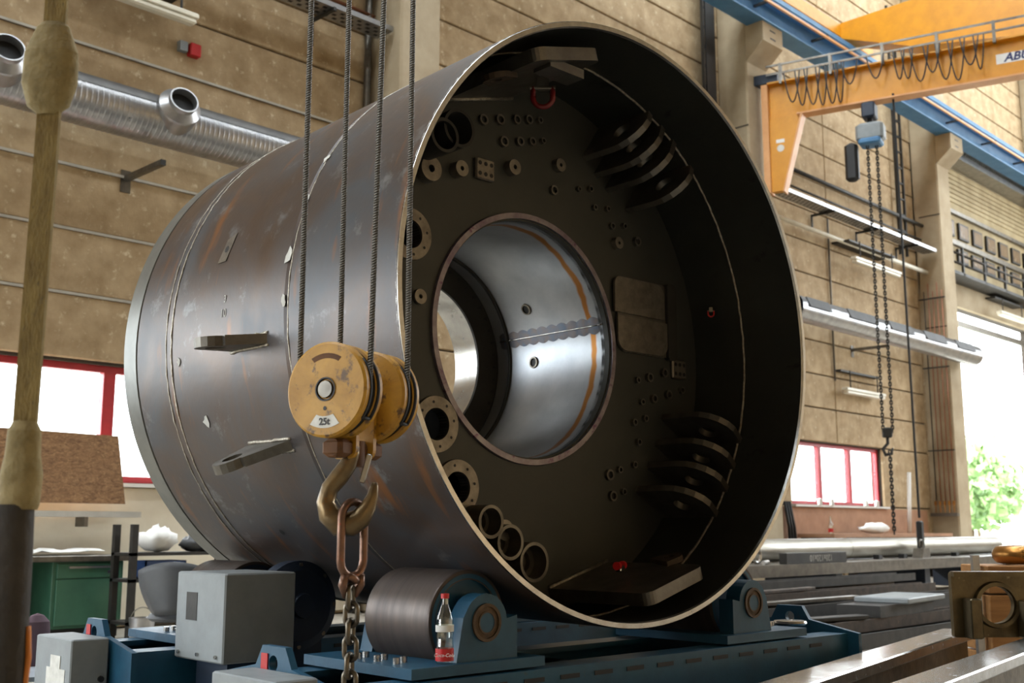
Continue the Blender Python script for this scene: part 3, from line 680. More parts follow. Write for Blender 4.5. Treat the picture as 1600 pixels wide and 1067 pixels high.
# bottle of cola on the front plate
bt = thing('cola_bottle', 'clear cola bottle with red cap standing on the front roller plate', 'bottle', D(-.984, .045, .60), RZ)
Xb = Matrix()
MB().lathe([(0, .001), (.028, .001), (.031, .008), (.031, .06), (.028, .085), (.0295, .105), (.031, .125), (.029, .15), (.02, .178), (.0125, .198), (.0118, .218)], 28).part('glass_body', 'bottle_glass', bt)
MB().cyl((0, 0, .218), (0, 0, .234), .0145, n=20).part('cap', 'red', bt)
MB().lathe([(.0315, .012), (.0315, .052)], 28, a0=0, a1=2*PI).part('label_band', 'red', bt)
MB().lathe([(.0314, .108), (.0314, .130)], 28).part('neck_label', 'paper', bt)
an = math.atan2(-FX.y*.98, -FX.x)-RZ
text_part('Coca-Cola', .016, 'white', bt, frame((.0325*math.cos(an), .0325*math.sin(an), .032), (-math.sin(an), math.cos(an), 0), (0, 0, 1)), shear=.3)

# ================================================================== HOOK BLOCK, HOOK, CHAIN
XFH = Matrix(((1, 0, 0, 0), (0, 0, 1, 0), (0, 1, 0, 0), (0, 0, 0, 1)))
HB = thing('hook_block', 'yellow twin sheave crane hook block marked 25t with hook', 'hook block', (2.0, 2.62, .98), 0)
hbo = Vector((2.0, 2.62, .98))
rz = math.radians(44.13-27-90); XB_ = Matrix.Translation(Vector((1.924, 2.612, 1.448))-hbo) @ Matrix.Rotation(rz, 4, 'Z')
def sheave(y0, nm):
    X = XB_ @ Matrix.Translation((0, y0, 0)) @ LY
    c = MB().lathe([(0, .004), (.028, .004), (.03, .0), (.132, .0), (.139, .006), (.139, .03), (.132, .034)], 56, X).lathe([(.132, .058), (.139, .062), (.139, .085), (.134, .09), (.05, .09)], 56, X).part('sheave_cover', 'yellow_worn', HB)
    MB().lathe([(.128, .03), (.108, .046), (.128, .062)], 48, X).part('sheave_groove', 'steel_dark', c)
    MB().lathe([(.031, -.003), (.031, .004)], 28, X).lathe([(.029, .002), (.031, -.003), (.035, -.003)], 28, X).part('hub_ring', 'black', c)
    MB().lathe([(0, -.004), (.024, -.004), (.026, .003)], 28, X).part('axle_end', 'steel_mid', c)
    # rope guard on the right side
    gx = .137
    U = [(gx*math.cos(a), gx*math.sin(a)) for a in [math.radians(38-76*i/10) for i in range(11)]]
    for yy in (.026, .066):
        MB().tube([tuple(X @ Vector((x, -z, yy))) for x, z in U], .006, 6).part('rope_guard', 'rubber', c)
    MB().tube([tuple(X @ Vector((gx*math.cos(math.radians(-38)), -gx*math.sin(math.radians(-38)), yy))) for yy in (.026, .046, .066)], .006, 6).part('rope_guard', 'rubber', c)
    return c
c1 = sheave(0, 'front'); c2 = sheave(.20, 'rear')
# 25t tag and pin hole on the front cover
Xf = XB_ @ Matrix(((1, 0, 0, 0), (0, 0, 1, 0), (0, 1, 0, 0), (0, 0, 0, 1)))     # (x, z, y)
MB().prism(arc(0, 0, .112, math.radians(243), math.radians(297), 8) + arc(0, 0, .078, math.radians(292), math.radians(248), 8), -.0015, 0, Xf).part('capacity_tag', 'paper', c1)
text_part('25t', .028, 'black', c1, XB_ @ frame((0, -.0022, -.094), (1, 0, 0), (0, 0, 1)), bold=.0006)
MB().lathe([(0, -.001), (.006, -.001)], 12, XB_ @ Matrix.Translation((0, 0, -.055)) @ LY).part('pin_hole', 'black', c1)
MB().prism(arc(0, 0, .105, math.radians(60), math.radians(120), 8) + arc(0, 0, .09, math.radians(118), math.radians(62), 8), -.0008, 0, Xf).part('worn_emblem', 'brown_paint', c1, label='worn dark remains of an emblem')
for y0 in (.094, .182):
    MB().prism(rrect(-.045, .045, -.195, .06, (.03, .03, .03, .03)), y0, y0+.015, XB_ @ XFH).part('cheek_plate', 'yellow_worn', HB)
MB().cyl(tuple(XB_ @ Vector((0, .035, -.163))), tuple(XB_ @ Vector((0, .25, -.163))), .026, n=20).part('trunnion', 'brown_paint', HB)
MB().box(-.036, .036, .03, .10, -.192, -.138, XB_, bev=.012).part('crosshead', 'brown_paint', HB)
MB().box(-.036, .036, .19, .255, -.192, -.138, XB_, bev=.012).part('crosshead', 'brown_paint', HB)
MB().cyl(tuple(XB_ @ Vector((0, .146, -.215))), tuple(XB_ @ Vector((0, .146, -.14))), .034, n=20).part('hook_nut', 'brown_paint', HB)
hX = Matrix.Translation(Vector((2.037, 2.639, 1.156))-hbo) @ Matrix.Rotation(math.atan2(RX.y, RX.x), 4, 'Z')
hp = [(312, 96, 30), (309, 130, 32), (295, 175, 36), (262, 222, 38), (224, 270, 36), (208, 325, 37), (224, 376, 46), (264, 412, 52), (312, 414, 52), (354, 388, 44), (382, 342, 33), (398, 300, 24), (404, 262, 17), (405, 246, 12)]
SC = 1/1391.
MB().tube([tuple(hX @ Vector(((x-301)*SC, 0, (288-y)*SC))) for x, y, r in hp], [r*SC for x, y, r in hp], 14).part('hook', 'hook_steel', HB)
MB().box(-.009, .009, -.004, .004, -.044, .044, hX @ Matrix.Translation(((368-301)*SC, 0, (288-190)*SC)) @ Matrix.Rotation(.26, 4, 'Y'), bev=.003).part('safety_latch', 'steel_bright', HB)
# four wire ropes
def at_depth(x, y, t):
    d_ = ray(x, y); return Vector((0, 0, HC)) + d_*(t/Vector((d_.x, d_.y, 0)).dot(FX))
for (lx, ly, tilt, lab) in [(-.13, .046, 0, 'leftmost wire rope running up from the hook block'), (-.13, .246, 0, 'second wire rope from the left above the hook block'), (.12, .046, .016, 'third wire rope from the left above the hook block'), (.12, .246, 0, 'rightmost wire rope running up from the hook block')]:
    b = hbo + (XB_ @ Vector((lx, ly, 0)))
    MB().cyl((0, 0, 0), tuple(RX*(tilt*13.6)+Vector((0, 0, 13.6))), .0085, n=10).solo('wire_rope', 'rope', lab, 'rope', tuple(b), group='wire ropes of the hook block')
# master link, coupling and chain
def stadium(L_, W_, n=8): 
    return [(W_*math.cos(a), L_-W_+W_*math.sin(a)) for a in [PI*i/n for i in range(n+1)]] + [(W_*math.cos(a), -L_+W_+W_*math.sin(a)) for a in [PI+PI*i/n for i in range(n+1)]]
ml = Vector(at_depth(551, 842, 3.3))
sl_ = thing('chain_sling', 'rusty master link and steel chain hanging from the hook', 'chain', tuple(ml), math.atan2(RX.y, RX.x)+.9)
MB().tube([(x, 0, z) for x, z in stadium(.107, .045)], .0125, 10, closed=True).part('master_link', 'link_steel', sl_)
MB().tube([(.018*math.cos(a)-.006, .016*math.sin(a), -.112+.006*math.sin(2*a)) for a in [2*PI*i/14 for i in range(14)]], .011, 8, closed=True).part('coupling', 'link_steel', sl_)
for dx in (-.03, .03):
    MB().tube([(dx, -.005, -.10), (dx*1.15, 0, -.13), (dx*.6, .006, -.165)], [.012, .014, .008], 8).part('shortening_hook', 'link_steel', sl_)
lk = MB().tube([(x, 0, z) for x, z in stadium(.0325, .0185)], .0078, 8, closed=True).mesh('chain_link', 'chain_steel')
z = -.165; i = 0
while ml.z+z > .25:
    o = bpy.data.objects.new('chain_link', lk); COL.objects.link(o); o.parent = sl_; o.location = (random.uniform(-.002, .002), random.uniform(-.002, .002), z); o.rotation_euler = (0, random.uniform(-.06, .06), (PI/2 if i % 2 else 0)+.4); z -= .0475; i += 1

# ================================================================== NEAR SLING AT LEFT
sg = thing('lifting_sling', 'out of focus yellow webbing sling with wrapped sleeve hanging at left edge', 'sling', (.955, 2.32, .3), math.atan2(RX.y, RX.x))
def ribbon(pts, w_, t_, m, name):
    mb = MB()
    for (p, q) in zip(pts[:-1], pts[1:]):
        mb.add([(p[0]-p[1], -t_, p[2]), (p[0]+p[1], -t_, p[2]), (p[0]+p[1], t_, p[2]), (p[0]-p[1], t_, p[2]), (q[0]-q[1], -t_, q[2]), (q[0]+q[1], -t_, q[2]), (q[0]+q[1], t_, q[2]), (q[0]-q[1], t_, q[2])], [(0, 1, 5, 4), (1, 2, 6, 5), (2, 3, 7, 6), (3, 0, 4, 7)])
    return mb.part(name, m, sg)
ribbon([(.0, .024, 0.95), (.004, .024, 1.5), (.0, .023, 3.2), (.0, .023, 6)], 0, .006, 'sling', 'webbing')
MB().lathe([(.02, 1.60), (.045, 1.62), (.06, 1.67), (.058, 1.74), (.036, 1.80), (.026, 1.81)], 20, Matrix.Diagonal((1, .55, 1, 1))).part('wear_pad', 'sling_wrap', sg, (.0, 0, .03))
MB().lathe([(.024, .97), (.034, .95), (.036, .90), (.043, .86), (.04, .80), (.036, .79)], 18, Matrix.Diagonal((1, .7, 1, 1))).part('taped_wrap', 'sling_wrap', sg)
MB().lathe([(.038, .80), (.041, .70), (.044, .45), (.04, .25), (.03, 0)], 18, Matrix.Diagonal((1.1, .8, 1, 1))).part('dark_sleeve', 'sleeve', sg, (-.012, 0, 0))
MB().tube([(.035, 0, .56), (.04, 0, .5), (.03, 0, .35), (.02, 0, .1)], .006, 6).part('orange_edge', 'orange', sg)

# ================================================================== LEFT BACKGROUND
def spiral_duct(name, label, x0, x1, y, z, r, collars, slots):
    t = thing(name, label, 'duct', (x0, y, z))
    n = int((x1-x0)/.06); prof = []
    for i in range(n):
        h = (x1-x0)*i/n; e = (x1-x0)/n; prof += [(r, h), (r, h+e*.62), (r+.004, h+e*.72), (r+.004, h+e*.9), (r, h+e)]
    XX = Matrix(((0, 0, 1, 0), (1, 0, 0, 0), (0, 1, 0, 0), (0, 0, 0, 1)))
    MB().lathe(prof, 36, XX).part('spiral_pipe', 'galv', t)
    MB().lathe([(r+.007, 0), (r+.007, x1-x0)], 20, XX, a0=math.radians(50), a1=math.radians(158)).part('dust_shade_layer', 'duct_dark', t, label='dark dust and painted shade on top of the duct')  # dust band, widened to paint the shade on the duct's upper side
    for c in collars:
        Xn = Matrix.Translation((c-x0, 0, 0)) @ Matrix.Rotation(math.radians(-8), 4, 'Z') @ Matrix.Rotation(math.radians(-18), 4, 'X') @ Matrix.Rotation(PI/2, 4, 'X')
        o = MB().lathe([(.24, .0), (.24, r+.05), (.235, r+.07), (.16, r+.14), (.16, r+.2), (.145, r+.2), (.145, r-.1)], 32, Xn).part('air_nozzle', 'galv', t)
        MB().lathe([(0, r+.1), (.145, r+.1)], 24, Xn).part('nozzle_mouth', 'black', o)
    for (a, b) in slots:
        an = math.radians(25)
        MB().box(a-x0, b-x0, -.012, .004, -.11, .11, Matrix.Rotation(-an, 4, 'X') @ Matrix.Translation((0, -r-.002, 0))).part('air_slot', 'black', t)
    return t
spiral_duct('ventilation_duct', 'spiral galvanised duct with round nozzles on the upper left wall', 1.5, 9.1, 11.15, 5.55, .27, [4.05, 5.95], [])
spiral_duct('ventilation_duct', 'spiral galvanised duct with dark slots on the right wall', 18.7, 27.2, 10.72, 5.22, .24, [], [(18.9, 19.75), (20.5, 21.7), (22.3, 23.4), (24.0, 25.1), (25.7, 26.7)])
def bracket(x, z, L_, label, grp):
    t = thing('wall_bracket', label, 'bracket', (x, YW, z), group=grp)
    MB().box(-.03, .03, -L_, -.01, -.03, .03).part('arm', 'steel_mid', t); MB().box(-.06, .06, -.012, 0, -.16, .1).part('wall_plate', 'steel_mid', t)
    MB().box(-.032, .032, -L_-.004, -L_, -.032, .032).part('end_cap', 'black', t)
bracket(5.75, 4.98, .85, 'steel arm bracket on the wall under the left duct', 'duct brackets'); bracket(22.9, 4.98, .85, 'steel arm bracket on the wall under the right duct', 'duct brackets')
def lamp(x0, x1, y, z, label, m='lamp_white'):
    t = thing('tube_lamp', label, 'lamp', ((x0+x1)/2, y, z), group='wall tube lamps'); L_ = (x1-x0)/2
    MB().box(-L_, L_, -.07, .07, .0, .06, bev=.01).part('housing', 'lamp_white', t)
    MB().box(-L_+.02, L_-.02, -.06, .06, -.07, 0, bev=.02).part('diffuser', m, t)
    for s in (-.7, .7): MB().cyl((s*L_, 0, .06), (s*L_, 0, .45), .015, n=8).part('hanger', 'steel_dark', t)
    MB().box(-L_, L_, .07, max(.071, YW-y), .42, .46).part('support_rail', 'steel_dark', t)
lamp(4.9, 6.2, 11.1, 6.85, 'fluorescent tube lamp on the wall above the left duct')
lamp(22.2, 24.4, 11.2, 6.85, 'fluorescent tube lamp under the cable tray on the right wall')
lamp(22.1, 23.9, 11.5, 4.0, 'fluorescent tube lamp low on the right wall')
lamp(30.6, 32.6, 11.3, 6.85, 'fluorescent tube lamp on the lintel over the doorway')
jb = thing('junction_box', 'small red junction box beside the left tube lamp', 'junction box', (6.5, YW, 6.75)); MB().box(-.07, .07, -.1, 0, -.08, .08, bev=.01).part('body', 'red', jb); MB().box(-.2, -.1, -.08, 0, -.05, .07).part('grey_box', 'grey_paint', jb)
# cable trays
def tray(x0, x1, y, z, label, holes=True):
    t = thing('cable_tray', label, 'cable tray', (x0, y, z)); L_ = x1-x0
    MB().box(0, L_, -.16, .16, 0, .012).box(0, L_, -.17, -.158, 0, .07).box(0, L_, .158, .17, 0, .07).part('tray', 'galv', t)
    h = MB(); k = int(L_/.14)
    for i in range(k):
        for j in (-1, 0, 1):
            x = .05+i*.14+(.07 if j == 0 else 0); h.box(x, x+.06, j*.09-.025, j*.09+.025, -.002, 0)
    ho = h.part('slot_pattern', 'black', t); ho['kind'] = 'stuff'
    for i in range(int(L_/2.0)+1):
        x = .4+2.0*i
        if x < L_: MB().box(x-.02, x+.02, -.2, YW-y-.03, -.05, -.005).box(x-.02, x+.02, YW-y-.06, YW-y-.03, -.38, .0).part('bracket', 'steel_dark', t)
    MB().tube([(0, -.05, .04), (L_/2, -.04, .035), (L_, -.05, .04)], .02, 6).tube([(0, .05, .04), (L_, .04, .04)], .025, 6).part('cables', 'rubber', t)
    return t
tray(5.8, 9.2, 11.35, 7.75, 'perforated cable tray high on the wall left of the column')
tray(18.9, 26.4, 11.3, 7.75, 'perforated cable tray on the right wall above the tube lamp')
def pipe(name, pts, r, m, label, cat='pipe', group=None):
    b = Vector(pts[0]); return MB().tube([tuple(Vector(p)-b) for p in pts], r, 8).solo(name, m, label, cat, tuple(b), group=group)
pipe('wall_pipe', [(1.5, 11.6, 8.1), (9.2, 11.6, 8.1)], .03, 'copper', 'thin brown pipe above the left cable tray')
pipe('wall_pipe', [(1.5, 11.55, 8.42), (9.2, 11.55, 8.42)], .05, 'steel_dark', 'thick dark pipe above the left cable tray')
pipe('wall_pipe', [(18.7, 11.5, 8.5), (26.5, 11.5, 8.5)], .045, 'steel_dark', 'thick dark pipe above the right cable tray')
pipe('wall_pipe', [(18.7, 11.55, 8.15), (26.5, 11.55, 8.15)], .025, 'steel_dark', 'thin dark pipe above the right cable tray')
pipe('wall_pipe', [(18.7, 11.45, 7.3), (26.5, 11.45, 7.3)], .05, 'lamp_white', 'cream square duct pipe under the right cable tray')
pipe('wall_conduit', [(2.9, 11.66, 0), (2.9, 11.66, 16)], .03, 'steel_mid', 'vertical grey conduit on the wall at far left')
pipe('wall_conduit', [(9.12, 11.62, 0), (9.12, 11.62, 14)], .05, 'steel_mid', 'vertical grey conduit along the column left of the drum')
pipe('wall_conduit', [(22.0, 11.66, 4.2), (22.0, 11.66, 7.8)], .02, 'steel_mid', 'thin vertical conduit above the low tube lamp')
# cable ladders by the columns
def ladder(x, y, z0, z1, label):
    t = thing('cable_ladder', label, 'cable ladder', (x, y, z0)); h = z1-z0
    MB().box(-.2, -.16, -.03, .03, 0, h).part('rail', 'steel_dark', t); MB().box(.16, .2, -.03, .03, 0, h).part('rail', 'steel_dark', t)
    for i in range(int(h/.4)): MB().box(-.16, .16, -.02, .02, .2+.4*i, .24+.4*i).part('rung', 'steel_dark', t)
    return t
ladder(25.6, 11.6, 7.6, 14, 'dark vertical cable ladder left of the far column')
t = ladder(17.3, 11.5, 6, 15.5, 'black vertical cable ladder behind the drum rim near the jib column')
MB().box(-.14, .14, -.05, -.02, 0, 9.5).part('cable_bundle', 'black', t)
# pipes on the far column side (copper risers with manifold)
cp = thing('copper_risers', 'thin copper pipes with brass valves on the far column side', 'pipes', (26.44, 11.2, 0))
for i in range(5):
    y = -.12+.11*i; MB().tube([(-.04, y, 1.7), (-.04, y, 6.8+.2*(i % 2))], .014, 6).part('riser', 'copper' if i < 4 else 'steel_dark', cp)
    MB().cyl((-.1, y, 1.62), (-.1, y, 1.72), .035, n=10).cyl((-.1, y, 1.45), (-.1, y, 1.62), .015, n=8).part('valve', 'brass', cp)
for z in (2.9, 4.9, 6.6): MB().box(-.06, -.02, -.2, .45, z, z+.03).part('pipe_clip', 'steel_dark', cp)
MB().box(-.12, 0, -.2, .45, 1.36, 1.44).part('manifold_bar', 'steel_mid', cp)
hs = thing('coiled_hose', 'dark coiled hose hanging on the wall beside the doorway', 'hose', (27.7, 11.6, .55))
MB().cyl((0, .1, .93), (0, -.1, .95), .02).part('wall_hook', 'steel_dark', hs)
MB().tube([(.32*math.cos(a), -.02*a/6, .5+.45*math.sin(a)) for a in [2*PI*i/24 for i in range(72)]], .025, 6).part('coil', 'rubber', hs)
hs2 = thing('hanging_cable', 'black cables hanging in a bunch on the wall right of the drum', 'cable', (19.62, 11.6, .3))
for i in range(3): MB().tube([(i*.09, 0, 1.3), (i*.1+.05, -.05, .8), (i*.12+.12, -.03, .0)], .035, 6).part('strand', 'black', hs2)

# bench, rack, board, stool things at left
bn = thing('workbench', 'green steel workbench cabinet with drawer by the left window', 'workbench', (5.2, 11.2, 0))
MB().box(-2.4, .42, -.36, .4, .74, .80, bev=.008).part('worktop', 'steel_mid', bn)
cab = MB().box(-.35, .38, -.30, .36, .1, .74, bev=.006).part('cabinet', 'green', bn)
MB().box(-.31, .34, -.325, -.30, .58, .72, bev=.004).part('drawer', 'green', bn)
MB().box(-.2, .22, -.345, -.325, .675, .695).part('drawer_handle', 'galv', bn)
MB().box(-.31, .34, -.322, -.30, .13, .57, bev=.004).part('cabinet_door', 'green', bn)
MB().box(.2, .26, -.33, -.324, .62, .65).part('lock', 'steel_bright', bn)
MB().box(-2.3, -2.24, -.3, .3, 0, .74).part('leg', 'green_dark', bn); MB().box(-.33, .36, -.27, .33, 0, .1).part('plinth', 'black', bn)
MB().box(-2.2, -.36, .2, .25, .1, .7).part('back_panel', 'green_dark', bn)
cl = MB(); P_ = 10
vs = []; fs = []
for i in range(13):
    for j in range(5): vs.append((-.9+1.1*i/12, -.25+.5*j/4, .02+random.uniform(0, .05)))
for i in range(12):
    for j in range(4): fs.append((i*5+j, i*5+j+1, i*5+j+6, i*5+j+5))
MB().add(vs, fs, True).solo('paper_sheet', 'white', 'crumpled white sheet lying on the green workbench', 'sheet', (5.2, 11.2, .80))
rk = thing('shelf_rack', 'dark steel shelf rack against the wall left of the drum', 'rack', (5.34, 10.25, 0))
for x in (0, 1.15):
    for y in (0, .36): MB().box(x-.03, x+.03, y-.03, y+.03, 0, 1.1).part('post', 'steel_dark', rk)
for z in (.15, .55, .8): MB().box(-.03, 1.18, -.03, .39, z, z+.03).part('shelf', 'steel_dark', rk)
bx = MB().box(-.22, .22, -.15, .15, 0, .012).box(-.22, .22, -.15, -.138, 0, .17).box(-.22, .22, .138, .15, 0, .17).box(-.22, -.208, -.15, .15, 0, .17).box(.208, .22, -.15, .15, 0, .17)
bx.solo('storage_bin', 'blue_box', 'blue plastic bin on the rack shelf', 'bin', (5.72, 10.45, .58))
def rag(loc, r, m, label, sc=(1, 1, .6)):
    mb = MB().ball((0, 0, r*sc[2]), r, 12, sc=sc); mb.v = [(x*(1+random.uniform(-.25, .25)), y*(1+random.uniform(-.25, .25)), max(0, z*(1+random.uniform(-.25, .2)))) for x, y, z in mb.v]
    mb.solo('bundle', m, label, 'bundle', loc)
rag((5.7, 10.45, .83), .2, 'white', 'white plastic bag bundle on the rack top shelf')
rag((6.06, 10.4, .83), .13, 'grey_plastic', 'grey rag bundle on the rack top shelf')
tb = MB().prism([(-.2, 0), (.2, 0), (.28, .12), (-.26, .12)], -.15, .15, Matrix(((1, 0, 0, 0), (0, 0, 1, 0), (0, 1, 0, 0), (0, 0, 0, 1)))); tb.solo('open_tray', 'black', 'black tray tilted on the rack beside the drum', 'tray', (6.4, 10.45, .83))
bu = thing('metal_bucket', 'small shiny metal bucket on the floor beside the rack', 'bucket', (5.2, 9.75, 0))
MB().lathe([(0, .02), (.09, .02), (.1, .0), (.115, .26), (.105, .26), (.092, .03)], 24).part('pail', 'galv', bu); MB().tube([(.11*math.cos(a), 0, .25+.1*math.sin(a)) for a in [PI*i/10 for i in range(11)]], .005, 6).part('bail', 'steel_mid', bu)
ch = thing('shop_chair', 'grey plastic swivel chair seen from behind beside the motor cover', 'chair', (4.1, 7.25, 0), math.atan2(RX.y, RX.x))
vs = []; fs = []
for i in range(9):
    for j in range(9):
        u = -1+2*i/8; v = j/8; wd = .25*(1-.5*(1-v)**2); vs.append((u*wd, .10*u*u-.06, .47+.36*v-.06*u*u*v))
for i in range(8):
    for j in range(8): fs.append((i*9+j, i*9+j+1, i*9+j+10, i*9+j+9))
o = MB().add(vs, fs, True).part('backrest', 'grey_plastic', ch); md = o.modifiers.new('s', 'SOLIDIFY'); md.thickness = .03
MB().lathe([(0, .42), (.2, .42), (.22, .44), (.2, .47), (0, .47)], 24).part('seat', 'grey_plastic', ch, (0, .15, 0)); MB().cyl((0, .15, .06), (0, .15, .42), .03).part('column', 'steel_dark', ch)
for k in range(5): a = 2*PI*k/5; MB().tube([(0, .15, .08), (.28*math.cos(a), .15+.28*math.sin(a), .03)], .02, 6).part('foot', 'steel_dark', ch)
ob = thing('chipboard_sheet', 'brown chipboard sheet propped in front of the left window', 'board', (5.1, 11.42, 1.32))
MB().prism([(-1.2, .0), (.72, 0), (.60, .72), (-1.2, .74)], -.012, .012, Matrix(((1, 0, 0, 0), (0, 0, 1, 0), (0, 1, 0, 0), (0, 0, 0, 1)))).part('board', 'osb', ob)
MB().box(-1.2, .9, -.03, .2, -.14, -.08).part('ledge', 'strip', ob)
for x in (-.9, .3): MB().box(x-.02, x+.02, -.01, .2, -.24, -.14).part('ledge_bracket', 'steel_mid', ob)
tq = at_depth(40, 1050, 5.2)
tt = thing('tool_trolley', 'pale flat topped trolley at the lower left corner behind the sling', 'trolley', (tq.x, tq.y, 0), RZ)
MB().box(-.45, .18, -.2, .2, tq.z-.02, tq.z).part('top_plate', 'sheet', tt)
for x in (-.41, .14):
    for y in (-.16, .16): MB().box(x-.02, x+.02, y-.02, y+.02, 0, tq.z-.02).part('leg', 'steel_dark', tt)
jq = at_depth(54, 1030, 5.45)
MB().lathe([(0, .24), (.03, .23), (.06, .2), (.07, .1), (.075, 0), (0, 0)], 16, Matrix.Diagonal((1, .6, 1, 1))).solo('work_cloth', 'cloth_purple', 'dark purple cloth bundle on the trolley behind the sling', 'cloth', (jq.x, jq.y, tq.z))

# ================================================================== JIB CRANE, BRIDGE CRANE, RUNWAY
jc = thing('jib_crane', 'yellow wall jib crane with festoon cables mounted on the column', 'jib crane', (18.33, 10.82, 7.4), math.atan2(6.47-10.9, 19.53-18.32))
# local x along the boom
ZB0, ZB1 = 1.47, 2.14
MB().box(.0, 9, -.012, .012, ZB0, ZB1).part('boom_web', 'yellow', jc)
MB().box(.55, 9, -.14, .14, ZB0-.03, ZB0).part('boom_lower_flange', 'orange_edge', jc)
MB().box(0, 9, -.14, .14, ZB1, ZB1+.03).part('boom_upper_flange', 'yellow', jc)
XJ = Matrix(((1, 0, 0, 0), (0, 0, 1, 0), (0, 1, 0, 0), (0, 0, 0, 1)))
MB().prism([(-.12, 0), (.22, 0), (.62, ZB0), (-.12, ZB0)], -.07, .07, XJ).part('mast_plate', 'yellow', jc)
MB().prism([(.22, -.03), (.25, -.03), (.66, ZB0), (.62, ZB0)], -.13, .13, XJ).part('mast_edge', 'orange_edge', jc)
MB().box(-.12, .0, -.14, .14, -.03, ZB1).part('mast_edge', 'orange_edge', jc)
MB().box(-.5, .2, -.12, .12, ZB1+.03, ZB1+.22).part('pivot_bearing', 'blue_dark', jc); MB().box(-.4, -.1, -.16, .16, -.15, .05).part('pivot_bearing', 'blue_dark', jc)
for zz in (.15, .32): MB().box(.0, 9, -.19, -.16, ZB1+zz, ZB1+zz+.035).part('cable_rail', 'steel_mid', jc)
for i in range(10): MB().box(.25+i*.95, .3+i*.95, -.2, -.1, ZB1-.05, ZB1+.36).part('rail_post', 'steel_mid', jc)
xk = .35
for i in range(16):
    wv = random.uniform(.16, .34); dp_ = random.uniform(.35, .8)
    if 6 < i < 9: xk += .25
    MB().tube([(xk+wv*j/10, -.2-.02*math.sin(i), ZB1+.14-dp_*math.sin(PI*j/10)**.8) for j in range(11)], .014, 6).part('festoon_cable', 'black', jc); xk += wv*.72
text_part('ABUS', .21, 'navy_ink', jc, frame((4.45, -.0165, (ZB0+ZB1)/2+.03), (1, 0, 0), (0, 0, 1)), shear=.25, bold=.007)
MB().box(4.07, 4.83, -.015, -.012, (ZB0+ZB1)/2-.06, (ZB0+ZB1)/2+.12).part('name_plate', 'white', jc)
st_ = MB().box(.12, .28, -.073, -.07, .95, 1.02).part('sticker', 'white', jc); MB().lathe([(0, .0), (.07, 0)], 20, Matrix.Translation((.2, -.073, .84)) @ Matrix.Rotation(PI/2, 4, 'X')).part('round_sticker', 'paper', jc)
# hoist trolley on the boom
ho = thing('chain_hoist', 'blue grey electric chain hoist hanging from the yellow jib boom', 'hoist', (18.83, 9.03, 8.05), jc.rotation_euler[2])
MB().box(-.12, .12, -.17, .17, .5, .78, bev=.02).part('trolley', 'blue_dark', ho); MB().box(-.25, .25, -.17, .17, .05, .4, bev=.05).part('hoist_body', 'grey_paint', ho)
MB().box(-.2, .2, -.19, .19, -.02, .1, bev=.03).part('hoist_cover', 'blue_runway', ho); MB().cyl((0, 0, .4), (0, 0, .5), .05).part('suspension', 'black', ho)
MB().box(-.48, -.24, -.1, .1, -.65, .08, bev=.05).part('chain_bag', 'black', ho)
def longchain(loc, z0, z1, label, pitch, lr, wr):
    t = thing('hoist_chain', label, 'chain', (loc[0], loc[1], z0)); me = MB().tube([(x, 0, z) for x, z in stadium(pitch*.72, pitch*.36, 5)], lr, 5, closed=True).mesh('chain_link', 'steel_dark')
    n = int((z1-z0)/pitch)
    for i in range(min(n, 280)):
        o = bpy.data.objects.new('chain_link', me); COL.objects.link(o); o.parent = t; o.location = (0, 0, pitch*(i+.5)); o.rotation_euler = (0, 0, (PI/2 if i % 2 else 0)+.4)
longchain((18.83-.05, 9.03+.05), 2.75, 8.05, 'left fall of the hoist chain under the jib trolley', .055, .011, .02)
longchain((18.83+.05, 9.03-.08), 2.75, 8.05, 'right fall of the hoist chain under the jib trolley', .055, .011, .02)
hk = thing('hoist_hook', 'black hoist hook at the end of the thin chain', 'hook', (18.83, 9.03, 2.35), math.atan2(RX.y, RX.x))
MB().box(-.08, .08, -.06, .06, .3, .48, bev=.02).part('hook_block', 'steel_dark', hk)
MB().tube([(0, 0, .3), (0, 0, .2), (-.09, 0, .1), (-.05, 0, .0), (.06, 0, .02), (.08, 0, .12)], [.03, .03, .03, .035, .03, .015], 8).part('hook', 'steel_dark', hk)
longchain((18.83, 9.0), .98, 2.42, 'chain sling hanging from the hoist hook to the steel tube', .06, .013, .02)
pc = thing('pendant_control', 'black pendant control on a long cable hanging from the jib', 'pendant', (18.97, 8.6, .75))
MB().cyl((0, 0, .5), (-.05, 0, 8.2), .022, n=8).part('cable', 'black', pc); MB().box(-.06, .06, -.05, .05, -.1, .45, bev=.02).part('control_body', 'black', pc)
# runway beam
rw = thing('crane_runway', 'blue crane runway beam on the column corbels', 'runway', (0, 10.8, 10.72))
MB().box(-14, 38, -.02, .02, .03, .48).part('web', 'blue_runway', rw); MB().box(-14, 38, -.2, .2, 0, .035).part('lower_flange', 'blue_runway', rw); MB().box(-14, 38, -.2, .2, .48, .515).part('upper_flange', 'blue_runway', rw)
MB().box(-14, 38, -.035, .035, .515, .58).part('rail', 'steel_dark', rw)
MB().box(-14, 38, -.42, -.38, .22, .27).part('conductor_bar', 'orange_edge', rw); MB().box(-14, 38, -.40, -.36, .34, .44).part('conductor_channel', 'blue_runway', rw)
for i in range(12): MB().box(9+i*2.2, 9.06+i*2.2, -.4, .0, .28, .32).part('conductor_arm', 'steel_dark', rw)
br = thing('bridge_crane', 'large yellow orange bridge crane girder overhead at upper right', 'bridge crane', (21.35, 10.8, 11.40))
MB().box(-2.6, 1.2, -.16, .16, .0, .32, bev=.02).part('end_carriage', 'yellow', br)
XG = Matrix(((0, 0, 1, 0), (-1, 0, 0, 0), (0, 1, 0, 0), (0, 0, 0, 1)))
